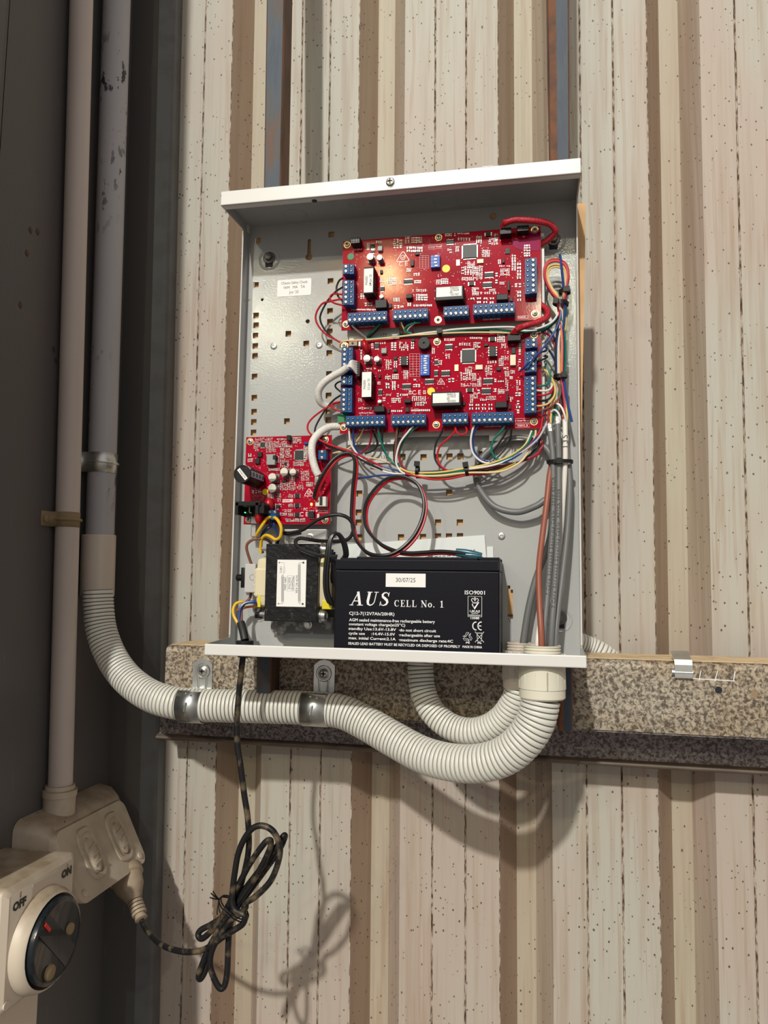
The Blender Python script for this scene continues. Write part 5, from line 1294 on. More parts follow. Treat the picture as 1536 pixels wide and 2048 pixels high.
for cx in (1120, 1160):
    c_ = bz(cx, 737); r = .0034
    b.ribbon([(c_[0] + r * math.cos(math.radians(a)) * .8, c_[1] + r * math.sin(math.radians(a))) for a in range(78, 283, 12)], .0009, yt)
c_ = bz(1158, 737); b.ribbon([(c_[0] - .0026, c_[1]), (c_[0] + .0005, c_[1])], .0008, yt); obj('conformity_mark', b, M['white_print'], bat)
b = MB(); c_ = bz(1057, 822); r = .0045
for k in range(3):
    a0_ = 90 + 120 * k
    A_ = [(c_[0] + r * q * math.cos(math.radians(a0_ + t_)), c_[1] + r * q * math.sin(math.radians(a0_ + t_))) for t_, q in ((-14, .92), (14, .92), (52, .58), (84, .80))]
    Bq = [(c_[0] + r * q * math.cos(math.radians(a0_ + t_)), c_[1] + r * q * math.sin(math.radians(a0_ + t_))) for t_, q in ((-14, .60), (4, .60), (44, .30), (84, .45))]
    b.ribbon(A_, .00030, yt - k * 4e-6); b.ribbon(Bq, .00030, yt - k * 4e-6 - 2e-5); b.ribbon([A_[0], Bq[0]], .00030, yt - k * 4e-6 - 4e-5)
    b.ribbon([(c_[0] + r * q * math.cos(math.radians(a0_ + t_)), c_[1] + r * q * math.sin(math.radians(a0_ + t_))) for t_, q in ((80, .36), (80, .98))], .00042, yt - 6e-5 - k * 4e-6)
c_ = bz(1148, 822)
b.ribbon([(c_[0] - .0029, c_[1] + .0034), (c_[0] + .0029, c_[1] + .0034)], .0005, yt); b.ribbon([(c_[0] - .0023, c_[1] + .0032), (c_[0] - .0016, c_[1] - .0037), (c_[0] + .0016, c_[1] - .0037), (c_[0] + .0023, c_[1] + .0032)], .0004, yt)
for sg in (-1, 1): b.ribbon([(c_[0] - .0039, c_[1] + sg * .0046), (c_[0] + .0039, c_[1] - sg * .0046)], .00042, yt)
obj('recycling_mark', b, M['white_print'], bat)
a_, c_ = bz(428, 436), bz(735, 336); b = MB(); b.box((a_[0], BYF - .0003, a_[1]), (c_[0], BYF, c_[1])); dl = obj('date_label', b, M['label'], bat, label='white date sticker')
b = MB(); text_mb(b, '30/07/25', .0040, (a_[0] + c_[0]) / 2, (a_[1] + c_[1]) / 2, BYF - .00036, sx=.92); obj('lettering', b, M['ink'], dl)

# papers tucked behind the battery
def sheet(pts, y0, lab):
    b = MB(); P = [at(px, py, y0) for px, py in pts]
    P += [Vector((P[-1].x, y0, -.200)), Vector((P[0].x, y0, -.200))]
    b.prism([(p.x, p.z) for p in P], 'y', y0 - .0003, y0); return tag(obj('paper_sheet', b, M['paper']), lab, 'paper')
s1_ = sheet(((690, 1089), (969, 1070), (973, 1118)), -.0019, 'white folded paper sheet tucked behind the black battery')
sheet(((974, 1093), (986, 1093), (987, 1120)), -.0010, 'narrow white paper sheet sticking out behind the larger sheet')
b = MB(); rnd = random.Random(3)
for y in (1103, 1107.5, 1111.5, 1115.5):
    x = 905 if y < 1110 else 850
    while x < 948:
        w = rnd.uniform(3, 9); p, q_ = at(x, y - (x - 900) * .06, -.0023), at(x + w, y - (x + w - 900) * .06, -.0023); b.ribbon([(p.x, p.z), (q_.x, q_.z)], .0009, -.00225); x += w + 2.5
obj('printed_line', b, M['dark_bolt'], s1_, kind='stuff')

# ------------------------------------------------------------------ transformer
def zt(x, y): return (440 + x / 5.486, 1040 + y / 5.486)
TY = -.0475
t0, t1_ = at(*zt(482, 1108), TY), at(*zt(1084, 262), TY)
tr = thing('transformer', 'black varnished mains transformer with a white label', 'transformer', ((t0.x + t1_.x) / 2, -.025, t0.z))
b = MB(); b.box((t0.x, TY, t0.z), (t1_.x, -.0145, t1_.z), 0, .0008); obj('core', b, M['core'], tr)
b = MB(); l0, l1 = at(*zt(397, 950), -.036), at(*zt(1178, 410), -.036)
b.box((l0.x, -.042, l0.z), (t1_.x + .0135, -.017, l1.z), 0, .0060); obj('bobbin', b, M['bobbin'], tr, smooth=40)
b = MB(); zc = (l0.z + l1.z) / 2
b.box((l0.x - .0004, -.0425, zc - .0150), (t0.x + .001, -.0165, zc + .0135), 0, .002)
for k in range(6): b.cbox((l0.x - .0006, -.030, zc - .012 + k * .0046), (.0014, .020, .0016))
obj('winding_tape', b, M['bobbin'], tr)
for lo_, hi_ in (((t1_.x + .003, -.0428, l0.z - .001), (t1_.x + .0132, -.0160, l0.z + .0075)), ((l0.x + .0035, -.0424, l0.z - .0004), (l0.x + .0068, -.020, zc - .012)), ((t1_.x + .003, -.0428, l1.z - .008), (t1_.x + .0075, -.0160, l1.z - .001))):
    b = MB(); b.box(lo_, hi_, 0, .0006); obj('yellow_tape', b, M['tape_yellow'], tr)
la, lb = at(*zt(618, 948), TY), at(*zt(950, 438), TY); b = MB(); b.box((la.x, TY - .0003, la.z), (lb.x, TY, lb.z)); tl = obj('label', b, M['label'], tr)
def tp(x, y): p = at(*zt(x, y), TY); return (p.x, p.z)
b = MB(); yy = TY - .00042
for s_, x, y, h in (('130°C', 668, 545, .0021), ('240V 50Hz', 716, 698, .0022), ('ELECTUS', 762, 695, .0022), ('TF626A102', 797, 695, .0022), ('16.5V AC 4.0A', 842, 702, .0022)):
    c_ = tp(x, y); text_mb(b, s_, h, c_[0], c_[1], yy, rot=-math.pi / 2, sx=.9)
b.ribbon([tp(745, 612), tp(817, 612), tp(813, 780), tp(741, 780)], .00022, yy, 0, True)
for xx, ya, yb in ((688, 612, 905), (872, 485, 905)):
    n_ = int((yb - ya) / 16)
    for k in range(n_):
        c_ = tp(xx, ya + 16 * k + 8); b.disc(c_, .00125, yy, 10, 0, .00100)
b.ribbon([tp(652, 468), tp(705, 468), tp(705, 520)], .0002, yy); b.ribbon([tp(705, 575), tp(688, 612)], .0002, yy); b.ribbon([tp(698, 520), tp(712, 520), tp(712, 575), tp(698, 575)], .0002, yy, 0, True); b.ribbon([tp(645, 918), tp(690, 918), tp(690, 905)], .0002, yy)
b.ribbon([tp(915, 468), tp(872, 468), tp(872, 485)], .0002, yy); b.ribbon([tp(908, 920), tp(868, 920), tp(868, 905)], .0002, yy)
for x, y, r in ((652, 468, .0006), (643, 918, .0006), (916, 468, .0010), (909, 921, .0010)): b.disc(tp(x, y), r, yy, 14)
obj('lettering', b, M['ink'], tl)
for x, y, sg in ((488, 318, -1), (478, 1035, -1), (1095, 325, 1), (1090, 1048, 1)):
    p = at(*zt(x, y), -.034); b = MB(); xb = t0.x if sg < 0 else t1_.x
    if sg < 0: b.lathe((xb, -.034, p.z), (-1, 0, 0), [(0, .0046), (.0040, .0046), (.0042, .0025), (.0090, .0024)], 6, 0)
    else: b.lathe((xb, -.036, p.z), (1, 0, 0), [(0, .0068), (.0012, .0068), (.0014, .0058), (.0050, .0050), (.0066, .0026), (.0066, 0)], 24, 0, False)
    obj('bolt', b, M['bare'], tr, smooth=30)
f0, f1 = at(*zt(560, 1240), -.014), at(*zt(1240, 1112), -.014)
b = MB(); b.box((f0.x + .006, -.0150, f0.z), (f1.x, -.0010, t0.z + .004), 0, .0012); b.lathe((f0.x + .0085, -.0148, (f0.z + t0.z) / 2), (0, 1, 0), [(0, .0088), (.0138, .0092)], 24)
ft = obj('foot_bracket', b, M['bracket'], tr, smooth=30)
p = at(*zt(965, 1150), -.016); b = MB(); b.lathe((p.x, -.0150, p.z), (0, -1, 0), [(0, .0042), (.0010, .0042), (.0012, .0028), (.0030, .0024), (.0030, 0)], 18, 0, False); obj('bolt', b, M['bare'], tr, smooth=30)
g0, g1 = at(*zt(705, 255), -.012), at(*zt(1180, 100), -.012)
b = MB(); b.box((g0.x, -.0150, t1_.z - .004), (g1.x, -.0010, g1.z), 0, .0010); obj('foot_bracket', b, M['bare'], tr)
p = at(*zt(985, 190), -.016); b = MB(); b.lathe((p.x, -.0150, p.z), (0, -1, 0), [(0, .0040), (.0010, .0040), (.0012, .0028), (.0030, .0024), (.0030, 0)], 18, 0, False); obj('bolt', b, M['bare'], tr, smooth=30)

# fuse switch block left of the transformer
fa, fb = at(*zt(272, 795), -.030), at(*zt(400, 482), -.030)
fs_ = thing('fuse_block', 'small grey fuse block with black cap left of the transformer', 'fuse block', ((fa.x + fb.x) / 2, -.015, fa.z))
b = MB(); b.box((fa.x, -.032, fa.z), (fb.x, 0, fb.z), 0, .0008); obj('body', b, M['tray'], fs_)
b = MB(); p = at(*zt(330, 630), -.0323); b.lathe((fb.x - .003, -.0318, p.z), (0, -1, 0), [(0, .0030), (.0002, .0030), (.0002, .0027), (0, .0027)], 20, 0, False); obj('moulded_ring', b, M['grey_part'], fs_)
p0, p1 = at(*zt(232, 743), -.028), at(*zt(287, 522), -.028)
b = MB(); b.box((p0.x, -.030, p0.z), (fa.x + .001, -.008, p1.z), 0, .0006); p = at(*zt(185, 632), -.022); b.lathe((p.x, -.022, p.z), (1, 0, 0), [(0, .0030), (.0008, .0034), (p0.x - p.x, .0034)], 16); obj('cap', b, M['black'], fs_, smooth=30)

# ------------------------------------------------------------------ wires, cables, sleeves
def Z6(x, y): return (690 + x / 3.657, 840 + y / 3.657)
def Z4(x, y): return (440 + x / 4.8, 840 + y / 4.8)
def Z5(x, y): return (430 + x / 5.69, 560 + y / 5.69)
def ZR(x, y): return (1060 + x / 4.876, 500 + y / 4.876)
def ZBat(x, y): return (660 + x / 3.84, 1060 + y / 3.84)
def P_(x, y): return (x, y)
def ZX(x, y): return (920 + x / 4.8, 300 + y / 4.8)
def Z7(x, y): return (940 + x / 2.4375, 480 + y / 2.4375)

def wire(col, r, Z, pts, label, group='connecting wires', name='wire', cat='wire', n=8, mt=None, sub=6):
    P = [at(*Z(p[0], p[1]), p[2] / 1000.0) for p in pts]
    b = MB(); b.tube(catmull(P, sub), r / 1000.0, n)
    return tag(obj(name, b, mt or M['w_' + col], smooth=True), label, cat, group)

S_ = 1.0
wires = [
 # left of the upper board
 ('red', S_, P_, [(686, 598, -26), (672, 600, -25), (660, 603, -24), (644, 608, -22), (632, 628, -20), (634, 647, -18), (650, 667, -15), (672, 680, -13), (688, 688, -13)], 'red wire bowing left from upper board down to lower board'),
 ('red', S_, P_, [(686, 589, -26), (667, 588, -27), (660, 595, -27), (666, 605, -27), (686, 611, -26)], 'short red jumper loop at the left edge of upper board'),
 ('black', S_, P_, [(686, 574, -26), (672, 583, -24), (655, 602, -21), (642, 627, -19), (641, 642, -17), (650, 660, -15), (666, 676, -13), (690, 690, -12)], 'black wire bowing left from upper board down to lower board'),
 ('black', S_, P_, [(686, 556, -26), (678, 562, -25), (673, 576, -24), (676, 592, -24), (686, 603, -25)], 'short black jumper wire between two blocks at left of upper board'),
 ('cream', .9, P_, [(790, 674, -24), (741, 679, -24), (705, 681, -23), (690, 682, -21), (681, 687, -17), (680, 696, -13)], 'cream wire lying along the top left edge of lower board'),
 # left of the lower board
 ('red', S_, Z4, [(1180, -178, -26), (1110, -160, -24), (1010, -110, -22), (900, -30, -22), (845, 40, -24), (850, 110, -26), (920, 170, -28), (1060, 240, -30), (1250, 300, -30), (1400, 372, -28), (1560, 450, -26)], 'long red wire sweeping from lower board left edge down to harness'),
 ('red', S_, P_, [(684, 803, -26), (668, 806, -27), (664, 811, -27), (668, 818, -27), (684, 823, -26)], 'short red jumper loop at the left edge of lower board'),
 ('black', S_, Z4, [(1180, -250, -26), (1090, -190, -23), (1000, -80, -21), (920, 60, -22), (915, 140, -24), (940, 185, -26), (1070, 262, -28), (1240, 318, -28), (1390, 400, -26), (1560, 480, -25)], 'long black wire sweeping from lower board left edge down to harness'),
 ('black', .9, P_, [(684, 762, -22), (674, 766, -20), (671, 774, -20), (684, 786, -22)], 'tiny black jumper wire behind the upper white sleeve'),
 # between the boards
 ('white', S_, ZA, [(205, 1370, -26), (225, 1410, -24), (290, 1470, -20), (370, 1535, -15), (430, 1585, -13)], 'white wire dropping from first bottom block of upper board'),
 ('green', S_, ZA, [(630, 1370, -26), (590, 1410, -24), (500, 1490, -20), (455, 1540, -15), (430, 1570, -13)], 'green wire dropping from first bottom block of upper board'),
 ('black', S_, ZA, [(670, 1370, -26), (640, 1410, -24), (570, 1480, -19), (500, 1540, -15), (450, 1590, -12)], 'black wire dropping from first bottom block of upper board'),
 ('cream', .9, ZA, [(932, 1340, -26), (945, 1390, -25), (975, 1450, -22), (1000, 1500, -19), (1060, 1530, -19)], 'cream wire dropping from second bottom block of upper board'),
 ('brown', .9, ZA, [(915, 1340, -25), (920, 1400, -22), (945, 1480, -18), (990, 1540, -15)], 'brown wire dropping from second bottom block of upper board'),
 ('green', S_, ZA, [(1215, 1350, -26), (1130, 1362, -27), (1035, 1395, -26), (992, 1440, -24), (1010, 1490, -22), (1090, 1515, -21)], 'green wire hooking out of second bottom block of upper board'),
 ('white', .9, ZA, [(1135, 1345, -26), (1110, 1375, -26), (1050, 1425, -24), (1020, 1480, -21), (1060, 1520, -19)], 'white wire hooking out of second bottom block of upper board'),
 ('pink', .9, ZA, [(1080, 1345, -25), (1085, 1400, -22), (1095, 1460, -18), (1100, 1520, -15)], 'pink wire straight down from second bottom block of upper board'),
 ('white', S_, P_, [(812, 672, -22), (842, 667, -23), (885, 662, -24), (907, 659, -24), (953, 656, -25), (1018, 654, -27), (1060, 658, -28), (1082, 655, -28), (1104, 644, -27), (1116, 627, -25), (1119, 606, -24)], 'white wire running between the boards to right hand bundle'),
 ('green', S_, P_, [(735, 678, -17), (790, 673, -20), (855, 667, -22), (880, 664, -23), (940, 660, -23), (985, 659, -24), (1040, 664, -22), (1078, 662, -20), (1102, 648, -20), (1116, 630, -20), (1121, 606, -21)], 'green wire running between the boards through small black tie'),
 ('cream', .9, P_, [(785, 675, -22), (820, 671, -23), (855, 669, -24), (880, 667, -24), (930, 665, -24), (985, 665, -24), (1030, 667, -21), (1065, 672, -16)], 'cream wire running between the boards through small black tie'),
 ('black', S_, P_, [(830, 671, -19), (880, 666, -21), (950, 663, -20), (1040, 668, -16), (1080, 664, -15), (1104, 650, -16), (1118, 630, -18), (1123, 606, -21)], 'black wire running between the boards beneath the green one'),
 # down from lower board
 ('white', S_, Z6, [(28, 45, -26), (30, 80, -25), (42, 170, -23), (92, 252, -22), (150, 310, -23), (215, 350, -24), (330, 388, -24), (440, 398, -24), (520, 405, -24)], 'white wire from first bottom block of lower board to harness'),
 ('blue', S_, Z6, [(62, 50, -26), (60, 90, -24), (66, 180, -21), (112, 252, -18), (200, 310, -19), (320, 350, -20), (400, 375, -22)], 'blue wire from first bottom block of lower board to harness'),
 ('cream', .8, Z6, [(138, 55, -22), (110, 120, -18), (62, 180, -15), (0, 222, -14), (-75, 240, -16), (-155, 262, -20), (-165, 275, -22)], 'cream wire from first bottom block to small power board'),
 ('crimson', S_, Z6, [(192, 55, -24), (192, 110, -20), (178, 180, -16), (140, 225, -14), (98, 252, -13)], 'crimson wire below first bottom block of lower board'),
 ('black', S_, Z6, [(190, 60, -22), (215, 105, -18), (236, 165, -15), (215, 215, -13), (145, 248, -12)], 'black wire curling below first bottom block of lower board'),
 ('green', S_, Z6, [(242, 50, -26), (248, 100, -24), (266, 165, -22), (300, 245, -20), (335, 300, -20), (380, 330, -20)], 'green wire from first bottom block of lower board to harness'),
 ('black', S_, Z6, [(276, 50, -26), (272, 110, -23), (276, 200, -20), (310, 265, -18), (350, 305, -18), (390, 325, -19)], 'black wire beside the green one from first bottom block of lower board'),
 ('cream', .7, Z6, [(150, 270, -15), (230, 285, -14), (300, 305, -14), (350, 325, -15), (395, 350, -17)], 'thin cream wire passing in front of the 133 tab'),
 ('brown', S_, Z6, [(382, 50, -26), (378, 110, -24), (370, 200, -22), (368, 290, -21), (390, 345, -22), (440, 390, -23)], 'brown wire from second bottom block of lower board to harness'),
 ('black', S_, Z6, [(402, 55, -25), (390, 95, -22), (364, 170, -20), (358, 250, -19), (370, 320, -20), (420, 385, -21)], 'black wire from second bottom block of lower board to harness'),
 ('crimson', S_, Z6, [(462, 45, -26), (440, 90, -25), (408, 170, -24), (392, 250, -23), (405, 310, -24), (450, 370, -25), (530, 410, -25)], 'crimson wire from second bottom block of lower board to harness'),
 ('white', S_, Z6, [(500, 45, -26), (468, 80, -27), (402, 170, -27), (374, 280, -26), (385, 345, -25), (430, 390, -25), (500, 405, -25)], 'white wire from second bottom block of lower board to harness'),
 ('green', S_, Z6, [(535, 45, -26), (490, 80, -25), (425, 165, -23), (398, 255, -22), (410, 320, -22), (455, 370, -23), (530, 395, -24)], 'green wire from second bottom block of lower board to harness'),
 ('black', S_, Z6, [(718, 50, -26), (705, 95, -24), (664, 175, -22), (656, 270, -21), (690, 335, -22), (750, 368, -23), (830, 372, -24)], 'black wire from third bottom block of lower board to harness'),
 ('red', S_, Z6, [(808, 50, -26), (800, 90, -26), (760, 130, -25), (700, 185, -24), (676, 250, -23), (690, 320, -23), (735, 362, -24), (800, 378, -24)], 'red wire from third bottom block of lower board to harness'),
 ('red', S_, Z6, [(806, 58, -27), (822, 95, -28), (855, 108, -28), (886, 95, -28), (890, 66, -27), (880, 45, -26)], 'short red jumper loop under third bottom block of lower board'),
 ('white', S_, Z6, [(945, 40, -26), (930, 85, -26), (920, 160, -25), (935, 240, -24), (985, 295, -24), (1040, 316, -24), (1110, 316, -25)], 'white wire from fourth bottom block of lower board to harness'),
 ('blue', S_, Z6, [(975, 45, -26), (950, 80, -24), (936, 140, -22), (945, 225, -21), (985, 280, -20), (1050, 300, -20), (1120, 305, -21)], 'blue wire from fourth bottom block of lower board to harness'),
 ('green', S_, Z6, [(1172, 40, -26), (1140, 85, -25), (1085, 150, -24), (1072, 225, -23), (1105, 280, -23), (1160, 298, -24)], 'green wire looping under the 134 tab to the harness'),
 ('black', S_, Z6, [(1198, 50, -26), (1160, 120, -22), (1090, 220, -20), (1020, 295, -20), (940, 340, -21), (850, 362, -22)], 'black wire from fourth bottom block crossing the 134 tab'),
 ('black', S_, Z6, [(1218, 52, -26), (1210, 130, -22), (1180, 190, -19), (1110, 270, -19), (1000, 335, -21), (900, 365, -22)], 'black wire from end of fourth bottom block to harness'),
 # lower harness, left to right
 ('yellow', S_, Z6, [(400, 350, -24), (460, 378, -26), (540, 386, -27), (700, 382, -28), (890, 352, -28), (1050, 322, -27), (1200, 265, -25), (1310, 190, -22), (1360, 95, -18)], 'yellow wire along the upper side of lower harness'),
 ('green', S_, Z6, [(390, 330, -20), (450, 380, -24), (540, 402, -26), (700, 400, -27), (890, 368, -28), (1080, 330, -28), (1230, 262, -27), (1330, 180, -25), (1375, 85, -20)], 'green wire along the middle of lower harness'),
 ('blue', S_, Z6, [(80, 428, -22), (160, 418, -23), (260, 405, -24), (400, 404, -25), (540, 405, -26), (720, 385, -26), (960, 352, -27), (1160, 310, -28), (1290, 240, -28), (1390, 140, -26), (1440, 40, -22), (1455, -60, -20), (1480, -140, -20)], 'blue wire along lower harness with loose end at left'),
 ('black', S_, Z6, [(420, 360, -22), (480, 378, -23), (560, 380, -24), (720, 372, -24), (900, 355, -23), (1080, 320, -22), (1250, 245, -20), (1350, 170, -17)], 'black wire at the back of lower harness'),
 ('cream', S_, Z6, [(500, 402, -28), (600, 410, -29), (720, 405, -29), (890, 386, -29), (1100, 382, -28), (1200, 355, -27), (1290, 300, -26), (1350, 215, -24), (1390, 120, -20), (1395, 60, -16)], 'cream orange wire sagging along the front of lower harness'),
 ('olive', .9, Z6, [(480, 395, -26), (560, 408, -28), (700, 415, -28), (870, 392, -28), (1000, 385, -26), (1120, 372, -25), (1250, 315, -23)], 'olive wire along the lower side of lower harness'),
 ('red', S_, Z6, [(440, 392, -28), (540, 415, -29), (640, 434, -29), (760, 430, -29), (880, 405, -28), (960, 398, -26), (1050, 390, -24), (1180, 345, -22), (1290, 305, -20), (1400, 260, -18), (1440, 200, -16), (1445, 150, -15)], 'bright red wire sagging lowest along lower harness'),
 ('crimson', S_, Z6, [(900, 376, -25), (1040, 352, -25), (1200, 325, -23), (1330, 290, -20), (1410, 240, -18), (1435, 185, -16), (1420, 120, -15)], 'crimson wire at the right end of lower harness'),
 ('black', S_, Z6, [(520, 420, -26), (700, 422, -27), (860, 398, -26), (1020, 372, -25), (1200, 335, -23), (1320, 280, -21), (1400, 200, -18), (1430, 100, -16)], 'black wire along the lower side of lower harness'),
 ('white', S_, Z6, [(880, 362, -29), (1040, 340, -29), (1160, 306, -28), (1260, 250, -26), (1330, 180, -23), (1365, 80, -19)], 'white wire rising at the right end of lower harness'),
 ('red', S_, Z6, [(1180, 300, -27), (1290, 235, -27), (1380, 150, -26), (1430, 70, -24), (1450, -20, -22), (1490, -110, -21), (1530, -160, -22), (1575, -110, -24), (1590, -20, -27)], 'red wire arching from lower harness into the white cable'),
 ('lilac', S_, Z6, [(1210, 290, -28), (1310, 225, -28), (1400, 150, -28), (1450, 75, -26), (1480, 10, -25), (1500, -30, -25)], 'pale lilac wire rising from lower harness to the cables'),
 # right edge of lower board to the bundle
 ('green', S_, ZR, [(65, 1330, -26), (110, 1326, -28), (160, 1312, -28), (195, 1265, -26), (198, 1215, -24), (175, 1150, -22), (140, 1085, -20)], 'green wire curling from right block of lower board'),
 ('white', S_, ZR, [(62, 1370, -26), (120, 1374, -28), (170, 1370, -28), (205, 1345, -26), (225, 1290, -22)], 'white wire curling from right block of lower board'),
 ('red', S_, ZR, [(62, 1420, -26), (120, 1418, -28), (170, 1406, -28), (212, 1380, -26), (230, 1320, -22)], 'red wire curling from right block of lower board'),
 ('black', S_, ZR, [(62, 1466, -26), (120, 1468, -28), (180, 1455, -28), (222, 1405, -26), (235, 1340, -22)], 'black wire curling from right block of lower board'),
 ('yellow', S_, ZR, [(62, 1522, -26), (120, 1518, -29), (185, 1492, -29), (235, 1425, -28), (245, 1350, -27), (222, 1270, -25), (175, 1200, -21), (125, 1155, -17)], 'yellow wire curling from right block of lower board'),
 ('brown', S_, ZR, [(70, 1575, -26), (130, 1560, -29), (210, 1522, -30), (275, 1455, -30), (295, 1385, -29), (275, 1310, -27), (215, 1240, -23), (130, 1160, -17)], 'brown wire curling widest from right block of lower board'),
 ('lilac', S_, ZR, [(65, 1072, -26), (110, 1040, -28), (160, 1000, -26), (175, 975, -22)], 'pale lilac wire from upper right block of lower board'),
 ('black', S_, ZR, [(65, 1100, -26), (110, 1075, -28), (160, 1050, -28), (165, 1035, -27), (130, 1032, -24)], 'short black hooked wire end beside right block of lower board'),
 ('navy', S_, ZR, [(62, 1035, -26), (100, 1000, -28), (150, 985, -27), (158, 975, -25)], 'short navy wire end beside right block of lower board'),
 ('blue', S_, ZR, [(-100, 1180, -26), (-60, 1150, -33), (0, 1085, -37), (80, 1010, -34), (165, 905, -31), (255, 770, -28), (295, 660, -26), (305, 560, -25)], 'blue wire crossing over the right block of lower board'),
 ('crimson', S_, ZR, [(120, 805, -16), (170, 820, -18), (222, 880, -21), (250, 985, -23), (270, 1100, -24), (290, 1220, -25)], 'crimson wire joining the bundle beside lower board top corner'),
 ('navy', S_, ZR, [(140, 935, -16), (190, 985, -18), (240, 1075, -21), (262, 1160, -23), (280, 1240, -25)], 'navy wire joining the bundle beside lower board'),
 ('navy', S_, ZR, [(150, 755, -16), (205, 800, -18), (255, 905, -21), (295, 1010, -24), (310, 1120, -26), (318, 1240, -26)], 'navy wire slanting into the bundle below the red sleeve'),
]
for w in wires: wire(*w)
# service loop at the top right: seven wires in one loop, each followed down the bundle
loop = [(268, 500), (205, 420), (150, 310), (135, 215), (160, 125), (225, 92), (300, 100), (358, 150), (378, 250), (362, 370), (345, 480)]
for i, (col, k, fan) in enumerate((('red', 1.0, (300, 1240)), ('black', .965, (250, 1230)), ('orange', .93, (308, 1240)), ('green', .885, (340, 1240)), ('white', .84, (272, 1240)), ('navy', .79, (322, 1240)), ('cream', .70, (288, 1240)), ('blue', .76, (262, 1240)), ('pink', .91, (318, 1240)), ('yellow', .81, (280, 1240)))):
    cx, cy = 268, 300
    pts = [(fan[0], fan[1], -25 - (i % 3)), (fan[0] + 4, 900, -25 - (i % 3) * 1.5), (288 + (i % 8) * 5, 640, -25 + (i % 3)), (273 + (i % 8) * 4, 560, -26 + (i % 2))]
    pts += [(cx + (x - cx) * k, cy + (y - cy) * k + (12 if 3 < j < 9 and k < .9 else 0), -23 - 1.0 * i + (i % 2) * 2) for j, (x, y) in enumerate(loop)]
    pts += [(318 + (i % 7) * 5, 560, -23 - (i % 3)), (322 + i * 3, 700, -22 - (i % 2) * 2), (325 - (i % 8) * 6, 950, -22 - (i % 3)), (332 - (i % 9) * 8, 1240, -22 - (i % 2) * 2)]
    wire(col, S_, ZR, pts, '%s wire of the service loop right of upper board' % col)
wire('blue', 1.25, ZR, [(292, 45, -30), (300, 100, -31), (312, 210, -31), (325, 320, -30), (335, 420, -29), (338, 560, -27), (328, 720, -26), (300, 900, -25), (318, 1100, -26), (330, 1240, -27), (342, 1360, -27), (372, 1520, -28), (408, 1675, -29)], 'blue wire running whole bundle, both ends sticking out')
wire('green', 1.25, ZR, [(350, 560, -24), (342, 740, -23), (330, 950, -23), (328, 1150, -24), (325, 1240, -25), (300, 1330, -25), (265, 1440, -25), (235, 1560, -24), (215, 1680, -24)], 'teal green wire down the right bundle into left grey cable')
for col, lab, pts in (('pink', 'pink wire dropping from lower tie into the white cable', [(305, 1240, -26), (318, 1340, -27), (330, 1430, -27), (338, 1520, -28), (330, 1600, -28), (335, 1680, -28)]),
                      ('white', 'white wire arching into the middle grey cable', [(205, 1580, -27), (240, 1560, -30), (275, 1590, -31), (292, 1640, -31), (285, 1690, -29)]),
                      ('white', 'white wire arching into the white cable', [(235, 1500, -27), (270, 1500, -30), (310, 1540, -31), (340, 1620, -31), (350, 1690, -29)]),
                      ('red', 'red wire arching into the left grey cable', [(290, 1500, -26), (240, 1490, -28), (195, 1550, -28), (175, 1640, -27), (180, 1720, -26)]),
                      ('yellow', 'yellow wire entering the white cable beside the blue end', [(318, 1250, -25), (335, 1400, -26), (352, 1540, -27), (362, 1610, -28), (358, 1680, -28)]),
                      ('yellow', 'yellow wire entering the left grey cable', [(290, 1280, -24), (250, 1420, -25), (215, 1560, -26), (203, 1650, -26), (205, 1720, -26)]),
                      ('green', 'green wire entering the middle grey cable', [(262, 1540, -26), (258, 1600, -28), (262, 1650, -28), (270, 1700, -27)]),
                      ('black', 'black wire entering the middle grey cable', [(270, 1270, -23), (300, 1400, -23), (320, 1500, -25), (305, 1600, -27), (290, 1690, -27)]),
                      ('lilac', 'pale lilac wire ending above the left grey cable', [(280, 1280, -25), (268, 1380, -25), (258, 1470, -26)])):
    wire(col, S_, ZR, pts, lab)

def cable(mt, r, Z, pts, label, name='cable', print_=None):
    P = [at(*Z(p[0], p[1]), p[2] / 1000.0) for p in pts]; C_ = catmull(P, 8); b = MB(); b.tube(C_, r / 1000, 14)
    o = tag(obj(name, b, M[mt], smooth=True), label, 'cable'); return o, C_
def cable_print(o, C_, r, s, f0, h, mt='ink'):
    """printing that follows the jacket, one letter at a time, facing the room"""
    L = [0]
    for i in range(1, len(C_)): L.append(L[-1] + (C_[i] - C_[i - 1]).length)
    s0 = f0 * L[-1]; b = MB()
    for ch in s:
        i = next((k for k in range(1, len(L)) if L[k] >= s0), len(L) - 1); tt = (s0 - L[i - 1]) / max(1e-9, L[i] - L[i - 1])
        p = C_[i - 1].lerp(C_[i], tt); t = (C_[i] - C_[i - 1]).normalized(); ang = math.atan2(-t.z, -t.x)
        if ch != ' ': text_mb(b, ch, h, p.x, p.z, p.y - r - .00012, rot=ang)
        s0 -= h * (.95 if ch not in ' il' else .6)
        if s0 < 0: break
    obj('lettering', b, M[mt], o)
oA, cA = cable('cable_grey', 2.75, Z7, [(388, 905, -26), (398, 990, -27), (405, 1080, -28), (406, 1300, -30), (396, 1500, -34), (376, 1750, -41), (362, 1900, -45), (356, 2030, -46)], 'left printed grey security cable with foil showing at its top')
oB, cB = cable('cable_grey', 2.75, Z7, [(426, 868, -28), (430, 980, -29), (433, 1080, -29), (432, 1300, -32), (425, 1500, -36), (409, 1750, -43), (398, 1900, -46), (392, 2030, -46)], 'middle printed grey security cable with foil showing at its top')
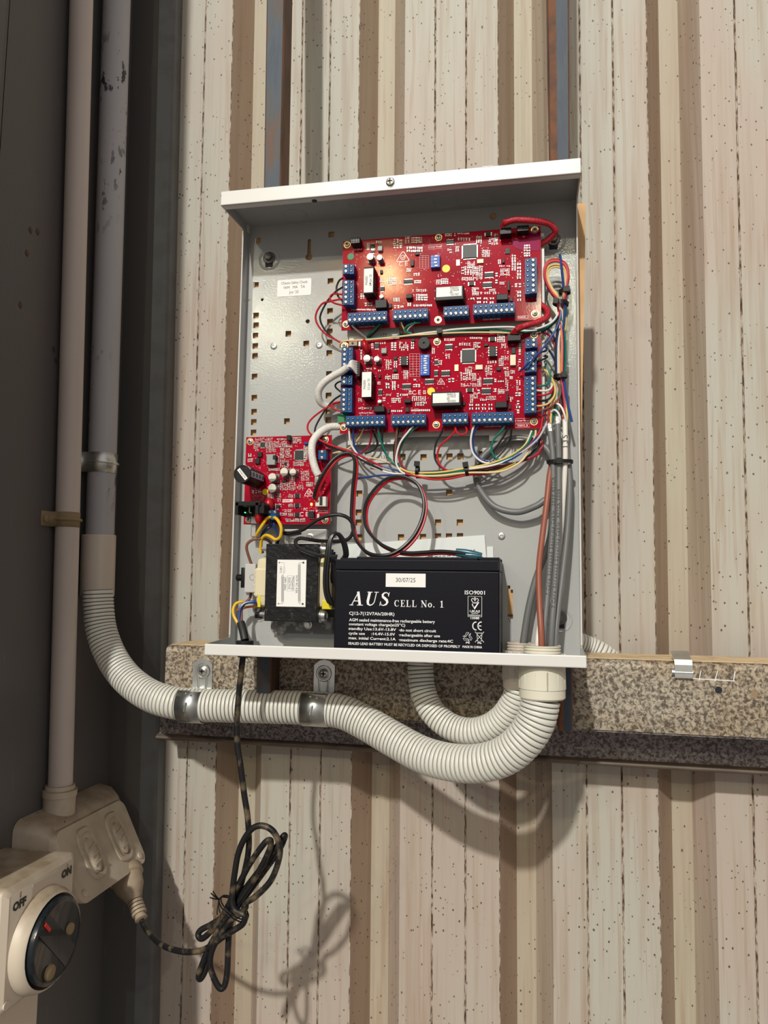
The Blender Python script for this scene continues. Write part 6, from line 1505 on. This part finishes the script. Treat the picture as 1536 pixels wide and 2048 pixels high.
oW, cW = cable('cable_white', 2.4, Z7, [(463, 876, -28), (464, 980, -29), (464, 1080, -28), (455, 1250, -25), (445, 1400, -21), (415, 1600, -18), (370, 1780, -26), (338, 1890, -38), (330, 1960, -43), (330, 2030, -43)], 'white cable with black handwriting in the right hand bundle')
oC, cC = cable('cable_grey', 2.6, Z7, [(472, 1000, -22), (480, 1090, -23), (486, 1200, -24), (476, 1400, -27), (455, 1600, -32), (430, 1800, -38), (418, 1920, -42), (416, 2030, -43)], 'plain grey cable at the right side of cable bundle')
oD, cD = cable('cable_brown', 2.75, Z7, [(405, 1010, -22), (402, 1075, -23), (388, 1150, -28), (374, 1280, -34), (352, 1450, -38), (336, 1600, -41), (338, 1760, -46), (346, 1900, -52), (350, 2030, -53)], 'reddish brown cable dropping from the big black tie')
oE, cE = cable('cable_grey', 3.2, P_, [(1112, 940, -14), (1104, 915, -13), (1088, 893, -11), (1052, 877, -8.5), (1018, 878, -8.5), (977, 902, -9), (955, 932, -10), (953, 960, -11), (964, 986, -12), (991, 1014, -14), (1034, 1024, -17), (1072, 1012, -20), (1096, 1000, -19), (1106, 1040, -17), (1094, 1098, -16), (1072, 1157, -17), (1057, 1218, -18), (1047, 1280, -18.5), (1043, 1310, -18.5)], 'grey cable looping once on the panel then down to small fitting')
cable_print(oA, cA, .00275, '7 Core Screened Security Cable  2020 AS/CA', .74, .0030); cable_print(oB, cB, .00275, '7 Core Screened Security Cable  AS/CA S008', .80, .0030)
cable_print(oW, cW, .0024, '135', .115, .0050)
for o, C_, r in ((oA, cA, .0030), (oB, cB, .0030)):
    b = MB(); b.tube([C_[0] + (C_[0] - C_[1]).normalized() * d for d in (-.006, -.002, .001, .003)], r, 12, radii=[r * .97, r * 1.05, r * .95, r * .5]); obj('foil_screen', b, M['foil'], o)

def sleeve(mt, r, Z, pts, label):
    P = [at(*Z(p[0], p[1]), p[2] / 1000.0) for p in pts]; C_ = catmull(P, 8); b = MB(); b.tube(C_, r / 1000, 16); return tag(obj('braided_sleeve', b, M[mt], smooth=True), label, 'sleeve'), P
def fan_wires(o, mt, start, targets, r):
    for t_ in targets:
        b = MB(); mid = (start + t_) / 2 + Vector((0, -.004, .002)); b.tube(catmull([start, mid, t_], 6), r, 7); obj('wire', b, mt, o, smooth=True)
o, P = sleeve('braid_red', 3.0, ZX, [(420, 712, -33), (455, 690, -36), (520, 672, -37), (600, 672, -37), (690, 678, -36), (780, 690, -33), (860, 712, -29), (912, 765, -25), (905, 810, -21), (850, 860, -16), (780, 900, -13), (730, 920, -13)], 'red braided sleeve curling around the top right corner of upper board')
fan_wires(o, M['w_red'], P[1], [at(*ZX(392, 735 + 9 * k), -.031) for k in range(4)], .0008)
o, P = sleeve('braid_red', 3.0, P_, [(1066, 600, -13), (1082, 610, -14), (1094, 620, -18), (1094, 634, -24), (1074, 645, -29), (1052, 651, -33), (1032, 659, -33)], 'red braided sleeve running between boards into lower board connector')
fan_wires(o, M['w_red'], P[-2], [at(1021 + 3 * k, 667, -.031) for k in range(5)], .0009)
o, P = sleeve('braid_white', 3.6, Z5, [(1510, 985, -38), (1450, 1035, -36), (1350, 1090, -33), (1250, 1160, -31), (1185, 1250, -28), (1180, 1345, -24), (1220, 1410, -19), (1300, 1440, -15), (1380, 1440, -13)], 'white braided sleeve plugged into left side of lower board')
fan_wires(o, M['w_white'], P[0], [at(*ZC(318, 432 + 34 * k), -.0335) for k in range(6)], .0011)
o, P = sleeve('braid_white', 3.8, Z4, [(1200, 60, -13), (1140, 62, -15), (1050, 70, -19), (960, 120, -26), (895, 200, -32), (880, 290, -34), (892, 390, -34), (920, 480, -33), (945, 530, -32)], 'white braided sleeve bending down onto the small power supply board')
fan_wires(o, M['w_white'], P[-1], [at(*ZE(1215 + 18 * k, 800 + 6 * k), -.026) for k in range(4)], .0009)

# battery leads, a red and black pair
pairA = [(925, 770, -30), (915, 735, -31), (935, 660, -34), (975, 570, -36), (1040, 460, -36), (1110, 380, -34), (1190, 335, -32), (1262, 335, -31), (1300, 390, -31), (1302, 500, -31), (1285, 650, -30), (1275, 800, -30), (1272, 950, -31), (1300, 1120, -34), (1370, 1235, -40), (1450, 1292, -46), (1560, 1310, -50), (1680, 1285, -50), (1800, 1200, -48), (1895, 1080, -44), (1955, 930, -40), (1965, 780, -37), (1915, 640, -34), (1820, 570, -32), (1720, 550, -31), (1600, 580, -30), (1490, 680, -30), (1410, 810, -31), (1395, 950, -32), (1430, 1070, -34), (1540, 1190, -40), (1680, 1260, -46), (1820, 1285, -49), (1960, 1280, -50), (2120, 1270, -51), (2270, 1280, -52), (2370, 1298, -52)]
wire('black', 1.55, Z4, [(x - 11, y - 11, z - 1.4) for x, y, z in pairA], 'black battery lead coiled in one big loop above battery', 'battery leads', 'battery_lead', sub=8)
wire('red', 1.55, Z4, [(x + 11, y + 11, z + 1.4) for x, y, z in pairA], 'red battery lead coiled in one big loop above battery', 'battery leads', 'battery_lead', sub=8)
p0, p1 = at(912, 1104, -.0515), at(964, 1111, -.0525)
cn = thing('lug_connector', 'clear blue crimp connector at the end of battery leads', 'connector', (p0.x, -.052, p0.z))
for k, dz in enumerate((.0012, -.0016)):
    b = MB(); b.tube([p0 + Vector((0, 0, dz)), p0.lerp(p1, .35) + Vector((0, 0, dz)), p0.lerp(p1, .7) + Vector((0, 0, dz * .6)), p1 + Vector((0, 0, dz * .5))], .0026, 12, radii=[.0022, .0027, .0027, .0018]); obj('sleeve', b, M['blue_lug'], cn, smooth=True)
b = MB(); b.tube([p1 - Vector((.004, 0, 0)), p1 + Vector((.001, 0, -.001))], .0012, 8); obj('lug', b, M['bare'], cn)
# wires about the power board and transformer
wire('mains_yellow', 1.6, ZE, [(575, 1290, -27), (545, 1278, -32), (500, 1300, -34), (430, 1400, -34), (380, 1480, -33), (345, 1545, -30)], 'yellow wire from the power board down to spade lug', 'transformer wires')
wire('mains_yellow', 1.6, ZE, [(590, 1290, -27), (625, 1285, -33), (672, 1335, -36), (712, 1430, -37), (705, 1540, -36), (672, 1590, -35), (620, 1600, -34), (560, 1560, -33), (490, 1540, -30), (430, 1590, -26), (412, 1720, -22), (412, 1800, -21)], 'yellow wire looping from power board behind the transformer', 'transformer wires')
wire('navy', 1.6, ZE, [(575, 1310, -24), (560, 1400, -25), (520, 1435, -27), (450, 1500, -26), (420, 1600, -22), (420, 1720, -18), (440, 1800, -16)], 'navy wire curving from power board down behind transformer', 'transformer wires')
wire('navy', 1.6, ZE, [(600, 1310, -24), (610, 1420, -27), (650, 1480, -30), (680, 1560, -31), (660, 1640, -28), (640, 1700, -22)], 'navy wire looping beside the yellow one above transformer', 'transformer wires')
wire('brown', 1.5, zt, [(560, 260, -18), (530, 225, -22), (460, 205, -26), (370, 212, -28), (305, 255, -28), (292, 310, -27), (312, 390, -25), (345, 485, -22)], 'brown wire bending from transformer top into fuse block', 'transformer wires')
wire('mains_yellow', 1.5, zt, [(300, 912, -22), (240, 898, -26), (175, 918, -28), (145, 980, -30), (152, 1050, -31), (190, 1125, -32), (215, 1180, -33)], 'yellow earth wire bowing left above the black cord end', 'transformer wires')
wire('blue', 1.5, zt, [(420, 905, -24), (360, 900, -26), (280, 910, -28), (228, 960, -30), (215, 1040, -31), (212, 1120, -32), (225, 1180, -33)], 'blue wire bowing from transformer into black cord end', 'transformer wires')
wire('brown', 1.5, zt, [(340, 800, -20), (325, 860, -22), (270, 920, -25), (238, 980, -28), (235, 1060, -30), (238, 1130, -32), (245, 1180, -33)], 'brown wire from fuse block into black cord end', 'transformer wires')
wire('orange', 1.2, zt, [(410, 945, -18), (350, 950, -19), (280, 960, -20), (225, 985, -22), (180, 985, -26)], 'dull orange wire behind the blue one left of transformer', 'transformer wires')
blk = [(780, 1085, -14), (600, 1088, -20), (690, 1085, -26), (800, 1050, -30), (930, 965, -34), (1040, 918, -36), (1150, 910, -36), (1240, 950, -34), (1280, 1030, -32), (1260, 1110, -32), (1200, 1155, -34), (1080, 1165, -38), (950, 1160, -46), (850, 1145, -52), (770, 1135, -54), (728, 1160, -55), (740, 1210, -56), (820, 1260, -56), (930, 1295, -56), (1060, 1310, -56), (1120, 1312, -56)]
wire('black', 1.9, Z4, blk, 'black cable loop sweeping above and over transformer top', 'transformer wires', mt=M['black_gloss'])
for dx, lab in ((0, 'thick black cable looping in an arch right of transformer'), (22, 'second thick black cable beside arch right of transformer')):
    wire('black', 1.9, zt, [(1260 + dx, 930, -46), (1195 + dx * 1.3, 900, -50), (1155 + dx * 1.3, 780, -53), (1150 + dx * 1.3, 600, -55), (1170 + dx * 1.2, 400, -56), (1195 + dx * .8, 230, -55), (1250 + dx * .2, 155, -53), (1310 - dx * .4, 160, -50), (1370 - dx, 250, -46), (1395 - dx, 370, -43), (1370 - dx, 430, -40)], lab, 'transformer wires', mt=M['black_gloss'])
for k in range(3):
    wire('black', 1.3, zt, [(1235 + 22 * k, 330 + 30 * k, -40), (1225 + 22 * k, 430, -46), (1228 + 20 * k, 520, -47), (1222 + 18 * k, 620, -46), (1232 + 14 * k, 690, -44)], ('first', 'middle', 'last')[k] + ' of three black tails hanging between transformer and battery', 'transformer wires', mt=M['black_gloss'])

# cable ties
def tie(px, py, y, w, h, dvec, label, head=(0, 0)):
    """strap around a bundle: half width w and half depth h (mm), strap axis along the bundle direction dvec (x, z)"""
    p = at(px, py, y / 1000.0); t = Vector((dvec[0], 0, dvec[1])).normalized(); side = Vector((t.z, 0, -t.x)); b = MB(); n = 24
    for i in range(n):
        a0, a1 = 2 * math.pi * i / n, 2 * math.pi * (i + 1) / n; vs = []
        for a in (a0, a1):
            for rr in (0, .0009):
                q = p + side * ((w / 1000 + rr) * math.cos(a)) + Vector((0, 1, 0)) * ((h / 1000 + rr) * math.sin(a))
                vs += [q - t * .0016, q + t * .0016]
        b.add(vs, [(0, 1, 5, 4), (2, 6, 7, 3), (0, 4, 6, 2), (1, 3, 7, 5)])
    o = tag(obj('cable_tie', b, M['black'], smooth=40), label, 'cable tie')
    b = MB(); hc = p + side * (head[0] / 1000) + t * (head[1] / 1000) + Vector((0, -h / 1000 - .001, 0))
    b.obox(hc - t * .0026, hc + t * .0026, .0048, .0036, (0, 1, 0)); obj('head', b, M['black'], o)
    return o
tie(*ZR(338, 408), -27, 4.6, 5.5, (0, 1), 'upper black tie just below the service loop', (2, 0))
tie(*ZR(300, 520), -25, 6.6, 6.5, (.15, 1), 'wide black tie at the foot of the service loop', (-5, -1))
tie(*ZR(296, 1235), -25, 5.6, 5.5, (0, 1), 'black tie around the bundle right of lower board', (3, 0))
tie(*Z6(530, 372), -26, 4.6, 4.5, (1, -.05), 'left black tie on the lower harness', (-6, 0))
tie(*Z6(890, 370), -27, 4.6, 4.2, (1, .15), 'right black tie on the lower harness', (-5, 0))
tie(880, 665, -23, 3.0, 3.2, (1, .05), 'small black tie on the wires between boards', (0, 0))
tie(*Z7(438, 1082), -27, 11.2, 6.6, (0, 1), 'big black tie strapping the printed cables together', (-1, 0))

# ------------------------------------------------------------------ power cord with plug, gland and coil
gp = at(490, 1285, -.042)
b = MB(); b.lathe((gp.x, -.042, -HZ - .004), (0, 0, 1), [(0, .0068), (.0038, .0074), (.0040, .0062), (.0054, .0062), (.0054, .0066), (.0098, .0066), (.0100, .0085), (.0150, .0086), (.0158, .0078), (.0158, .004)], 24)
tag(obj('cable_gland', b, M['gland'], smooth=30), 'black gland passing the power cord through the box floor', 'gland')
zz5 = lambda x, y: (300 + x / 3.657, 1500 + y / 3.657)
b = MB(); gx = gp.x; st = at(*zt(228, 1128), -.034)
b.tube(catmull([st, st.lerp(Vector((gx, -.042, -HZ + .014)), .6), Vector((gx, -.042, -HZ + .012))], 6), .0040, 16)
cord = thing('power_cord', 'long black power cord coiled and tied below the box', 'cord', (gx, -.042, -.5))
obj('sheath_end', b, M['black_soft'], cord, smooth=True)
c = [(487, 1306, -42), (484, 1330, -42), (478, 1385, -40), (474, 1440, -38), (475, 1490, -37)]
pts = [(x, y, z) for x, y, z in c] + [zz5(*p[:2]) + (p[2],) for p in (
    (660, 100, -37), (690, 330, -36), (712, 470, -36), (722, 600, -35), (722, 720, -33), (700, 850, -31), (660, 1000, -30), (610, 1120, -29), (560, 1200, -28), (450, 1275, -28), (375, 1315, -28), (352, 1355, -29), (385, 1378, -31), (460, 1310, -33), (540, 1200, -34), (620, 1040, -36), (720, 850, -38), (800, 730, -39), (855, 665, -39), (885, 668, -37), (870, 740, -36), (800, 880, -34), (700, 1040, -33), (610, 1160, -33), (520, 1290, -33), (440, 1430, -33), (385, 1560, -33), (356, 1650, -33), (372, 1672, -31), (410, 1600, -30), (450, 1450, -29), (510, 1310, -29), (590, 1170, -30), (700, 1010, -30), (830, 840, -30), (930, 700, -30), (975, 630, -30), (985, 640, -27), (940, 740, -26), (840, 880, -26), (730, 1030, -27), (640, 1150, -28), (585, 1290, -30), (572, 1450, -31), (565, 1620, -32), (545, 1725, -33), (510, 1740, -34), (465, 1660, -35), (440, 1560, -36), (460, 1450, -37), (530, 1330, -38), (600, 1240, -39), (660, 1195, -39), (700, 1150, -40), (700, 1120, -41), (780, 1065, -42), (880, 960, -42), (935, 830, -42), (950, 710, -42), (905, 600, -43), (830, 555, -43), (755, 570, -43), (690, 650, -42), (645, 760, -41), (620, 900, -41), (606, 1010, -40), (600, 1100, -40), (620, 1170, -41), (690, 1210, -42), (680, 1270, -41), (610, 1320, -40), (530, 1370, -38), (450, 1430, -36), (360, 1470, -32), (250, 1475, -26), (140, 1450, -14), (60, 1405, 4), (0, 1350, 24), (-30, 1310, 38), (-52, 1268, 52), (-62, 1240, 58))]
b = MB(); CC = catmull([at(p[0], p[1], p[2] / 1000.0) for p in pts], 7); b.tube(CC, .0029, 12); obj('cord', b, M['black_dirty'], cord, smooth=True)
p = at(*zz5(610, 1165), -.036)
b = MB(); tdir = Vector((.55, 0, .85)).normalized(); sd = Vector((tdir.z, 0, -tdir.x))
for off, k in ((0, 1.0), (.0022, .96)):
    b.tube([p + tdir * off + sd * (.0165 * k * math.cos(a)) + Vector((0, .0125 * k * math.sin(a), 0)) for a in [2 * math.pi * i / 26 for i in range(27)]], .0007, 6)
kn = p - sd * .0165 + Vector((0, -.003, 0))
for dx, dz in ((-.007, .003), (-.004, .009), (.004, -.010), (-.006, .007), (.001, -.012)): b.tube(catmull([kn, kn + Vector((dx * .5, -.004, dz * .6)), kn + Vector((dx, -.005, dz))], 5), .0006, 5)
obj('wire_tie', b, M['black'], cord, label='thin black twist tie around the coil')
# plug under the socket
e0 = at(*zz5(-62, 1240), .058); t0_ = Vector((-.335, .085, -.489))
ax = (e0 - t0_); Lp = ax.length
b = MB(); b.lathe(t0_ + ax * .02, ax, [(0, .0185), (.004, .0195), (.010, .0195), (.012, .0170), (Lp * .36, .0155), (Lp * .52, .0105), (Lp * .60, .0088)], 24); pg = obj('plug', b, M['plug'], cord, smooth=35, label='dusty tan plug pushed into the socket from below')
b = MB(); pr = [(Lp * .58, .0066)]
for k in range(5):
    d = Lp * (.60 + .065 * k); pr += [(d, .0084), (d + Lp * .045, .0080), (d + Lp * .047, .0056), (d + Lp * .064, .0056)]
pr += [(Lp * .99, .0072), (Lp * 1.01, .0040)]
b.lathe(t0_, ax, pr, 18); obj('strain_relief', b, M['plug'], pg, smooth=30)
